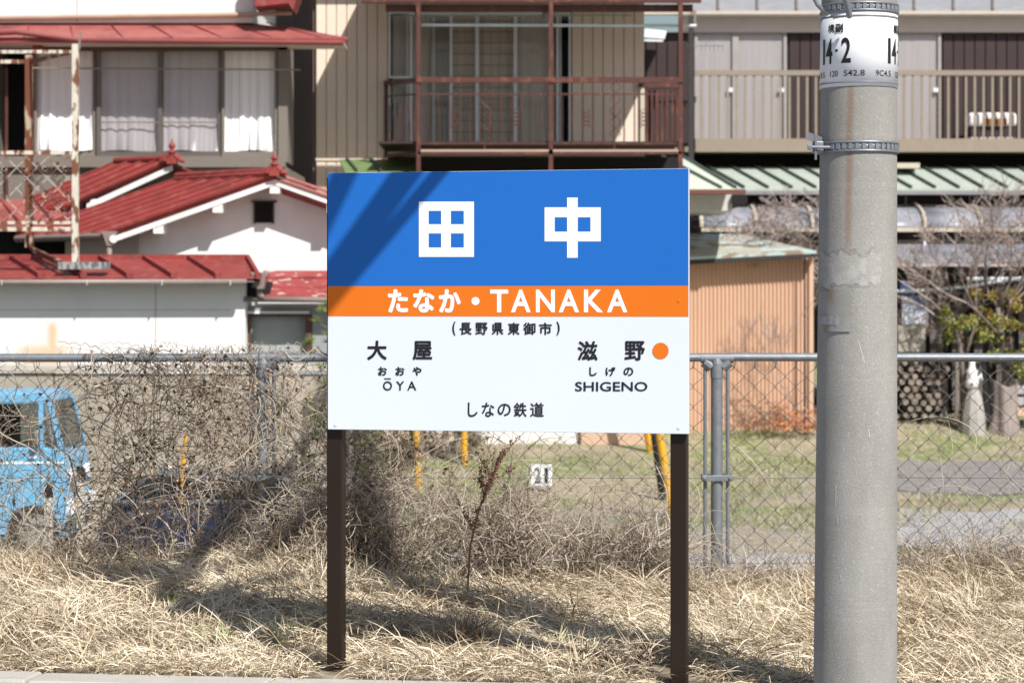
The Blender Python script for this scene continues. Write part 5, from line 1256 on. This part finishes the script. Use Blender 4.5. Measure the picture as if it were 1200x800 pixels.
for sx in (-1, 1):
    mb = MB(); mb.slab([(xc+sx*.77, NY+1.18, z_), (xc+sx*.77, NY+3.25, z_), (xc+sx*.575, NY+2.9, zrf-.02), (xc+sx*.575, NY+1.6, zrf-.02)], (.005, 0, 0)); mb.build('side_window', M_carglass, root)
    mb = MB(); mb.tube([(xc+sx*.58, NY-.03, -.5), (xc+sx*.58, NY+.1, -.5)], .085, 14); mb.build('headlight', M_plate, root)
    for yo in (.7, 3.1):
        c = Vector((xc+sx*.74, NY+yo, -.82)); mb = MB(); mb.tube([c-Vector((.1, 0, 0)), c+Vector((.1, 0, 0))], .29, 20); w_ = mb.build('wheel', M_tyre, root)
        mb = MB(); mb.tube([c-Vector((.108, 0, 0)), c+Vector((.108, 0, 0))], .18, 16); mb.build('rim', M_hub, w_)
mb = MB(); mb.box((xc-.42, NY-.025, -.58), (xc+.42, NY+.02, -.44)); mb.build('grille', M_dkband, root)
mb = MB(); mb.box((xc-.8, NY-.07, -.84), (xc+.8, NY+.06, -.66)); mb.build('bumper', M_navy, root, bevel=.04)
mb = MB(); mb.box((xc-.5, NY+1.7, -.35), (xc-.1, NY+1.85, zrf-.06)); mb.box((xc+.1, NY+1.7, -.35), (xc+.5, NY+1.85, zrf-.06)); mb.build('seats', mat('red_brown_seat', (.20, .06, .05), .8), root, bevel=.04)
M_stk = mat('weathered_white_stake', (.62, .60, .55), .8, (.40, .37, .32), 12)
for (x_, yt, lb) in ((57, 565, 'whitish stake with dark tip in front of the light blue van, left one'), (95, 546, 'whitish stake with dark tip by the nose of the light blue van, right one')):
    a = P(x_, yt, 16.2); root = thing('stake', (a.x, a.y, -1.1), lb, 'stake', 'whitish stakes')
    mb = MB(); mb.beam((a.x, a.y, -1.15), (a.x, a.y, a.z-.1), .05, .05); mb.build('shaft', M_stk, root)
    mb = MB(); mb.tube([(a.x, a.y, a.z-.1), (a.x, a.y, a.z-.02), (a.x, a.y, a.z)], [.032, .03, .012], 8); mb.build('tip', M_dark, root)
mb = MB(); mb.tube([P(212, 590, 17.6), P(214, 550, 17.6), P(218, 508, 17.6)], [.014, .014, .012], 8); mb.build('yellow_rod', M_yel, label='short yellow rod in the weeds left of the left fence post', cat='rod')

# ------------------------------------------------------------------ dry grass, weeds, vines (numpy strips)
def strips(base, az, el0, bend, L, wd, tone, nseg=5, floor=True, wob=.0, twist=None):
    """curved tapering blades. base (n,3); az heading; el0 start elevation; bend total drop in elevation"""
    n = len(base); k = nseg
    P_ = np.zeros((n, k+1, 3)); P_[:, 0] = base
    a = az.copy()
    for s_ in range(k):
        e = el0-bend*(s_+.5)/k; a = a+rng.normal(0, wob, n)
        d = np.stack([np.cos(e)*np.cos(a), np.cos(e)*np.sin(a), np.sin(e)], 1)
        P_[:, s_+1] = P_[:, s_]+d*(L/k)[:, None]
    if floor:
        g = gh(P_[..., 0], P_[..., 1])+.012; low = P_[..., 2] < g
        P_[..., 2] = np.where(low, g+rng.uniform(0, .03, P_.shape[:2]), P_[..., 2])
    tw = (rng.uniform(-1.2, 1.2, n) if twist is None else twist)
    side = np.stack([-np.sin(az)*np.cos(tw), np.cos(az)*np.cos(tw), np.sin(tw)], 1)
    taper = np.array([.8, 1, .95, .75, .45, .12][:k+1] if k == 5 else np.linspace(1, .15, k+1))
    o_ = side[:, None, :]*wd[:, None, None]*.5*taper[None, :, None]
    V = np.stack([P_-o_, P_+o_], 2).reshape(n, (k+1)*2, 3)
    b = (np.arange(n)*(k+1)*2)[:, None]+np.arange(k)[None]*2
    F = np.stack([b, b+1, b+3, b+2], 2).reshape(-1, 4)
    T = np.repeat(np.clip(tone, 0, 1), (k+1)*2)
    return V.reshape(-1, 3), F, T
def join(parts):
    vs, fs, ts, o_ = [], [], [], 0
    for v, f, t in parts: vs.append(v); fs.append(f+o_); ts.append(t); o_ += len(v)
    return np.concatenate(vs), np.concatenate(fs), np.concatenate(ts)
STRAW = [(.15, .11, .08), (.46, .37, .255), (.74, .63, .465), (.90, .82, .67)]
def two_sided(m):
    return m
M_straw = mat('dry_straw_grass', (.55, .46, .33), .75, (.42, .34, .23), 30, attr=STRAW, spec=.25)
def sm(x, y, s_, sd=0):   # cheap smooth field
    return np.sin(x*s_*1.7+sd+1.3*np.sin(y*s_*.9+sd))*np.cos(y*s_*1.3-sd*.7+np.sin(x*s_*.8))
def kline(x): return 10.09-.133*(x+.746)+.02
parts = []
# lodged mat
n = 115000
x_ = rng.uniform(-3.7, 3.7, n); y_ = kline(x_)+.03+rng.uniform(0, 1, n)**.8*(13.5-kline(x_))
az = 3.1+1.8*sm(x_, y_, 1.6, 1)+1.5*sm(x_, y_, 4.7, 4)+rng.normal(0, 1.05, n)
k_ = ~((np.minimum(abs(x_-X(394.2, 10.3)), abs(x_-X(796.3, 9.95))) < .09) & (y_ < 10.42)); x_, y_, az = x_[k_], y_[k_], az[k_]; n = len(x_)
base = np.stack([x_, y_, gh(x_, y_)], 1)
moundf = np.clip(sm(x_, y_, 2.1, 2)+.2, 0, 1)
base[:, 2] += rng.uniform(0, 1, n)**1.3*(.02+.09*moundf)
L = .04+.22*rng.uniform(0, 1, n)**1.8; parts.append(strips(base, az, rng.uniform(-.1, .95, n), rng.normal(.8, .5, n), L, rng.uniform(.0016, .0062, n), rng.normal(.55, .27, n)+.16*sm(x_, y_, 1.5, 6)+.12*sm(x_, y_, 5.5, 2)-.10*moundf, wob=.12))
# upright-ish tufts of longer grass, thicker towards the fence
n = 26000
x_ = rng.uniform(-3.9, 3.9, n); yy0 = kline(x_)
tnear = rng.uniform(0, 1, n)**.45
y_ = yy0+.5+tnear*(13.75-yy0-.5)
keep = (sm(x_, y_, 2.6, 9)+sm(x_, y_, 6, 3)*.6 > -.25) | (y_ > 12.3)
keep &= ~((x_ > .9) & (y_ < 11.4) & (rng.uniform(0, 1, n) < .7))
x_, y_ = x_[keep], y_[keep]; n = len(x_)
pxx = 600+x_/y_*FPX
hgt = np.interp(pxx, [0, 60, 100, 190, 260, 330, 400, 480, 560, 700, 800, 900, 1040, 1075, 1110, 1135, 1160, 1200], [.16, .12, .05, .04, .12, .26, .24, .12, .12, .10, .06, .05, .16, .42, .16, .52, .14, .34])
near = np.clip((y_-11.2)/1.9, 0, 1)
L = (.07+hgt*.95*near)*rng.uniform(.55, 1.25, n)
az = rng.uniform(0, 6.28, n)*.55+2.2+1.6*sm(x_, y_, 1.4, 5)
parts.append(strips(np.stack([x_, y_, gh(x_, y_)], 1), az, rng.uniform(.6, 1.5, n), rng.uniform(.4, 2.2, n), L, rng.uniform(.0022, .0058, n), rng.normal(.50, .26, n), wob=.08))
# a fringe hanging over the kerb
n = 2600; x_ = rng.uniform(-3.4, 3.4, n); x_ = x_[np.minimum(abs(x_-X(394.2, 10.3)), abs(x_-X(796.3, 9.95))) > .08]; n = len(x_); y_ = kline(x_)+rng.uniform(-.0, .12, n)
parts.append(strips(np.stack([x_, y_, gh(x_, y_)+.02], 1), rng.normal(-1.7, .9, n), rng.uniform(.3, 1.2, n), rng.uniform(.8, 1.6, n), rng.uniform(.05, .16, n), rng.uniform(.002, .005, n), rng.normal(.6, .2, n)))
v, f, t_ = join(parts); link_mesh('dry_grass', v, f, M_straw, kind='stuff', tone=t_, label='bleached dry grass covering the bank between kerb and fence', cat='grass')

# tangled stems heaped against the fence
M_stem = mat('tangled_dead_stems', (.45, .38, .32), .85, (.30, .24, .2), 30, attr=[(.045, .034, .028), (.20, .155, .12), (.50, .42, .335), (.76, .69, .59)], spec=.2)
def walks(n, px_lo, px_hi, z_lo, z_hi, Ylo, Yhi, L, r0, tone, turn=.45, seg=.035, grav=-.0, ang=None, wrap=.0):
    """random curling stems as 3-sided tubes"""
    K = int(L/seg); x_ = X(rng.uniform(px_lo, px_hi, n), FY); z_ = rng.uniform(z_lo, z_hi, n); y_ = rng.uniform(Ylo, Yhi, n)
    a = (rng.uniform(0, 2*np.pi, n) if ang is None else rng.normal(ang, .5, n)); b = rng.normal(0, .3, n); Pp = np.zeros((n, K+1, 3)); Pp[:, 0] = np.stack([x_, y_, z_], 1)
    cur = rng.normal(0, turn*.5, n)
    for k in range(K):
        cur = cur*.8+rng.normal(0, turn*.5, n); a = a+cur; b = b*.8+rng.normal(0, .25, n)
        mid = (Ylo+Yhi)/2
        b -= (Pp[:, k, 1]-mid)*2.0
        d = np.stack([np.cos(a)*np.cos(b), np.sin(b), np.sin(a)*np.cos(b)+grav], 1)
        nxt = Pp[:, k]+d*seg
        hit = nxt[:, 2] > 1.285
        a = np.where(hit, -a, a); nxt[:, 2] = np.minimum(nxt[:, 2], 1.33)
        g = gh(nxt[:, 0], nxt[:, 1])+.01; nxt[:, 2] = np.maximum(nxt[:, 2], g)
        Pp[:, k+1] = nxt
    D_ = np.gradient(Pp, axis=1); D_ /= np.linalg.norm(D_, axis=2, keepdims=True)+1e-9
    u = np.cross(D_, np.array([.31, .9, .29])); u /= np.linalg.norm(u, axis=2, keepdims=True)+1e-9
    w_ = np.cross(D_, u)
    rr = (rng.uniform(.5, 1.4, n)*r0*.86)[:, None]*np.linspace(1, .45, K+1)[None]
    rings = [Pp+(u*math.cos(q)+w_*math.sin(q))*rr[..., None] for q in (0, 2.094, 4.189)]
    V = np.stack(rings, 2).reshape(n, (K+1)*3, 3)
    b0 = (np.arange(n)*(K+1)*3)[:, None, None]+(np.arange(K)*3)[None, :, None]; j = np.arange(3)[None, None, :]; j2 = (j+1) % 3
    F = np.stack([b0+j, b0+j2, b0+3+j2, b0+3+j], 3).reshape(-1, 4)
    return (V.reshape(-1, 3), F, np.repeat(np.clip(rng.normal(tone, .2, n), 0, 1), (K+1)*3)), Pp
parts = []
for (n, a, b, z0, z1, L, r, tone) in ((260, -60, 100, .02, .2, .5, .0028, .62), (60, 100, 230, .02, .15, .4, .0028, .6), (150, 230, 330, .02, .2, .45, .0028, .65), (240, 330, 400, .02, .28, .55, .0028, .58), (220, 300, 400, .1, .5, .6, .0028, .6), (1150, 395, 640, .02, .42, .6, .0026, .66), (950, 600, 800, .02, .32, .5, .0026, .68), (700, 790, 960, .0, .08, .26, .0026, .68), (620, 1040, 1290, .02, .2, .45, .0028, .6), (300, 70, 180, .02, .2, .4, .003, .06), (100, 180, 330, .02, .2, .4, .003, .15), (320, 690, 780, .05, .28, .4, .0025, .3), (150, 403, 460, .1, .5, .5, .003, .4), (160, 560, 620, .1, .45, .5, .0025, .4)):  # darkest stems at the left put the heap's shade into their tone
    s_, _ = walks(n, a, b, z0, z1, 12.75, 13.55, L, r, tone, turn=.32); parts.append(s_)
v, f, t_ = join(parts); link_mesh('tangled_weeds', v, f, M_stem, kind='stuff', tone=t_, label='heap of tangled dead weed stems along the foot of the fence', cat='weeds')
# vines climbing the fence, with curled dead leaves
parts = []; lp = []
for (n, a, b, z0, z1, L, r, tone, turn) in ((160, 105, 230, .5, 1.2, .7, .0033, .1, .30), (105, 225, 300, .5, 1.22, .7, .0028, .5, .3), (125, 285, 400, .25, 1.22, .7, .0028, .6, .28), (60, 280, 335, .3, 1.2, .6, .003, .65, .3), (80, -70, 110, .05, .9, .7, .0026, .55, .3), (130, 100, 385, .9, 1.25, .5, .0026, .6, .4), (34, -60, 100, .5, 1.2, .6, .0026, .62, .3), (130, 400, 480, .1, .95, .6, .003, .5, .3), (90, 470, 620, .1, .75, .6, .0028, .55, .26), (40, 600, 800, .1, .85, .6, .0026, .72, .2), (12, 800, 960, .1, .8, .5, .0022, .75, .25), (36, 1050, 1290, .1, .85, .6, .0026, .75, .2), (120, -300, -60, .1, 1.2, .8, .003, .4, .3)):
    s_, Pp = walks(n, a, b, z0, z1, 13.24, 13.36, L, r, tone, turn=turn); parts.append(s_)
    if b <= 480 or a == 470: lp.append((Pp[:, ::3].reshape(-1, 3), tone))
# main stems, thicker and upright
for (n, a, b, tone) in ((9, 105, 200, .12), (7, 205, 290, .55), (7, 300, 384, .5), (4, 5, 95, .5), (4, 404, 440, .5)):
    s_, Pp = walks(n, a, b, .02, .1, 13.26, 13.32, 1.15, .0075, tone, turn=.16, ang=1.57); parts.append(s_)
# vertical pale runners
for (n, a, b, tone) in ((60, 205, 290, .72), (26, 403, 440, .68), (40, 118, 180, .15), (30, 320, 384, .65), (20, 2, 90, .7)):
    s_, Pp = walks(n, a, b, .1, .35, 13.24, 13.34, 1.0, .0032, tone, turn=.22, ang=1.57); parts.append(s_); lp.append((Pp[:, ::2].reshape(-1, 3), tone))
v, f, t_ = join(parts); link_mesh('withered_vines', v, f, M_stem, kind='stuff', tone=t_, label='withered climbing vines tangled through the left half of the fence', cat='vines')
parts = []
for pos, tone in lp:
    k = min(len(pos), 1500); sel = rng.choice(len(pos), int(k*.26), replace=False); q = pos[sel]+rng.normal(0, .012, (len(sel), 3))
    px_ = 600+q[:, 0]/q[:, 1]*FPX; q = q[(q[:, 2] < 1.3) & ~((px_ > -10) & (px_ < 95) & (rng.uniform(0, 1, len(q)) < .6))]
    parts.append(leaves(len(q), q, .028, np.clip(rng.normal(tone*.7+.1, .25, len(q)), 0, 1), aspect=.7, fold=1.1))
v, f, t_ = join(parts)
M_dleaf = mat('curled_dead_leaves', (.3, .2, .12), .8, (.2, .13, .08), 30, attr=[(.05, .03, .022), (.16, .085, .05), (.36, .25, .15), (.52, .42, .29)], spec=.2)
link_mesh('dead_leaves', v, f, M_dleaf, kind='stuff', tone=t_, label='curled brown dead leaves hanging on the fence vines', cat='leaves')

# dock weed with rusty seed heads, standing in front of the fence
root = thing('dried_dock_weed', (X(549, 12.3), 12.3, .05), 'tall dried weed with rusty brown seed heads under the middle of the sign', 'weed')
st = [P(549, 728, 12.3), P(548, 690, 12.3), P(551, 640, 12.3), P(562, 595, 12.3), P(576, 560, 12.3), P(590, 528, 12.3)]
mb = MB(); mb.tube(st, [.006, .0055, .005, .0045, .004, .0025], 6); mb.build('stem', mat('rust_brown_stalk', (.22, .12, .08), .8), root, smooth=True)
mb = MB(); sp = []
for k in range(16):
    i = random.randrange(2, 5); t = random.random(); p = st[i].lerp(st[i+1] if i < 5 else st[5], t); q = p+Vector((random.uniform(-.10, .13), random.uniform(-.05, .05), random.uniform(.06, .2)))
    mb.tube([p, (p+q)/2+Vector((0, 0, -.01)), q], [.003, .0025, .0015], 4); sp.append((p, q))
mb.build('side_stems', MATS['rust_brown_stalk'], root)
pos = []
for p, q in sp+[(st[3], st[5])]*5+[(st[4], st[5])]*4:
    for k in range(44): pos.append(tuple(p.lerp(q, random.random()**.8)+Vector((random.gauss(0, .006), random.gauss(0, .006), random.gauss(0, .006)))))
pos = np.array(pos); v, f, t_ = leaves(len(pos), pos, .011, np.clip(rng.normal(.4, .25, len(pos)), 0, 1), aspect=.9)
link_mesh('seed_heads', v, f, mat('rusty_seeds', (.2, .1, .07), .8, attr=[(.07, .03, .025), (.20, .085, .06), (.32, .17, .11)]), root, kind='stuff', tone=t_)
# dark tuft and green shoots
def tuft(px_, Y_, n, h, wd, m, tones, name, lb, cat, spread=.05, grp=None):
    x0 = X(px_, Y_); b = np.stack([x0+rng.normal(0, spread, n), Y_+rng.normal(0, spread*.6, n), np.zeros(n)], 1); b[:, 2] = gh(b[:, 0], b[:, 1])
    v, f, t_ = strips(b, rng.uniform(0, 6.28, n), rng.uniform(.9, 1.5, n), rng.uniform(.2, 1.3, n), h*rng.uniform(.6, 1.2, n), wd*rng.uniform(.6, 1.3, n), rng.uniform(*tones, n)); return link_mesh(name, v, f, m, tone=t_, label=lb, cat=cat, group=grp)
tuft(545, 10.95, 320, .22, .004, M_stem, (.2, .75), 'dark_weed_tuft', 'small dark weed tuft in the straw at the foot of the tall dried weed', 'weed', .04)
M_shoot = mat('fresh_green_blade', (.20, .26, .08), .5, attr=[(.10, .16, .03), (.28, .32, .12), (.5, .5, .30)])
for (px_, Y_, h, lb) in ((201, 11.6, .13, 'pair of pale green shoots in the straw left of the left sign post'), (234, 11.5, .08, 'tiny forked green shoot right of the taller pale shoots'), (325, 10.9, .16, 'clump of green blades in shaded straw beside the left sign post'), (258, 10.85, .16, 'single thin green shoot near the kerb'), (125, 10.35, .09, 'small green weed at the kerb edge in the shadow'), (655, 11.0, .14, 'faint green blades in the straw under the right half of the sign'), (690, 10.6, .12, 'faint green blades near the right sign post foot'), (900, 11.2, .13, 'thin green shoots in the straw left of the concrete pole base')):
    tuft(px_, Y_, 16 if h < .15 else 40, h, .006, M_shoot, (.1, .8), 'green_shoots', lb, 'plant', .018 if h < .15 else .035, 'green shoots in the straw')
# far lot grass
M_lotg = mat('lot_grass', (.2, .25, .08), .7, attr=[(.10, .14, .04), (.22, .26, .09), (.42, .38, .24), (.5, .43, .32)])
n = 34000; x_ = rng.uniform(-6, 10, n); y_ = rng.uniform(28, 39.4, n)
fld = sm(x_, y_, .7, 3)+.5*sm(x_, y_, 1.9, 1)
k = ((fld > -.1) | (y_ > 37.8)) & ~((y_ > 32.4) & (y_ < 37.4) & (x_ > 5.3) & (rng.uniform(0, 1, n) < .95)) & ~((x_ < -1.5) & (y_ < 33)); x_, y_ = x_[k], y_[k]; n = len(x_)
v, f, t_ = strips(np.stack([x_, y_, gh(x_, y_)+.02], 1), rng.uniform(0, 6.28, n), rng.uniform(.7, 1.5, n), rng.uniform(.2, 1.2, n), rng.uniform(.05, .16, n), rng.uniform(.008, .016, n), np.clip(.55-.3*sm(x_, y_, .8, 3)+rng.normal(0, .25, n), 0, 1), nseg=3, floor=False)
link_mesh('lot_grass', v, f, M_lotg, kind='stuff', tone=t_, label='patchy green and straw grass on the lot beyond the fence', cat='grass')
mb = MB(); mb.px(681, 470, 770, 523, 35.5, 35.7); mb.build('rusty_low_wall', M_salmon, label='low rusty orange wall strip seen under the right end of the sign', cat='wall')

# loose pebbles on the gravel lot and along the worn lane
def pebbles(name, n, x0, x1, y0, y1, size, label):
    x_ = rng.uniform(x0, x1, n); y_ = rng.uniform(y0, y1, n); c = np.stack([x_, y_, gh(x_, y_)+.02], 1)
    o8 = np.array([(1, 0, 0), (0, 1, 0), (-1, 0, 0), (0, -1, 0), (0, 0, .7), (0, 0, -.7)])
    sz = size*rng.uniform(.5, 1.4, n); V = c[:, None]+o8[None]*sz[:, None, None]*rng.uniform(.6, 1.3, (n, 6, 1))
    F = np.array([(0, 1, 4), (1, 2, 4), (2, 3, 4), (3, 0, 4), (1, 0, 5), (2, 1, 5), (3, 2, 5), (0, 3, 5)]); F = (np.arange(n)*6)[:, None, None]+F[None]
    link_mesh(name, V.reshape(-1, 3), F.reshape(-1, 3), M_peb, kind='stuff', tone=np.repeat(rng.uniform(0, 1, n), 6), label=label, cat='gravel')
M_peb = mat('mixed_grey_pebbles', (.4, .4, .42), .9, attr=[(.26, .26, .27), (.40, .40, .42), (.52, .52, .53)])
pebbles('pebbles', 9000, -.8, 8.5, 20.2, 30.6, .013, 'loose blue grey gravel scattered on the lot behind the fence')
pebbles('lane_stones', 2500, 2.5, 9, 31.5, 38, .014, 'stray stones along the worn asphalt lane at the right')
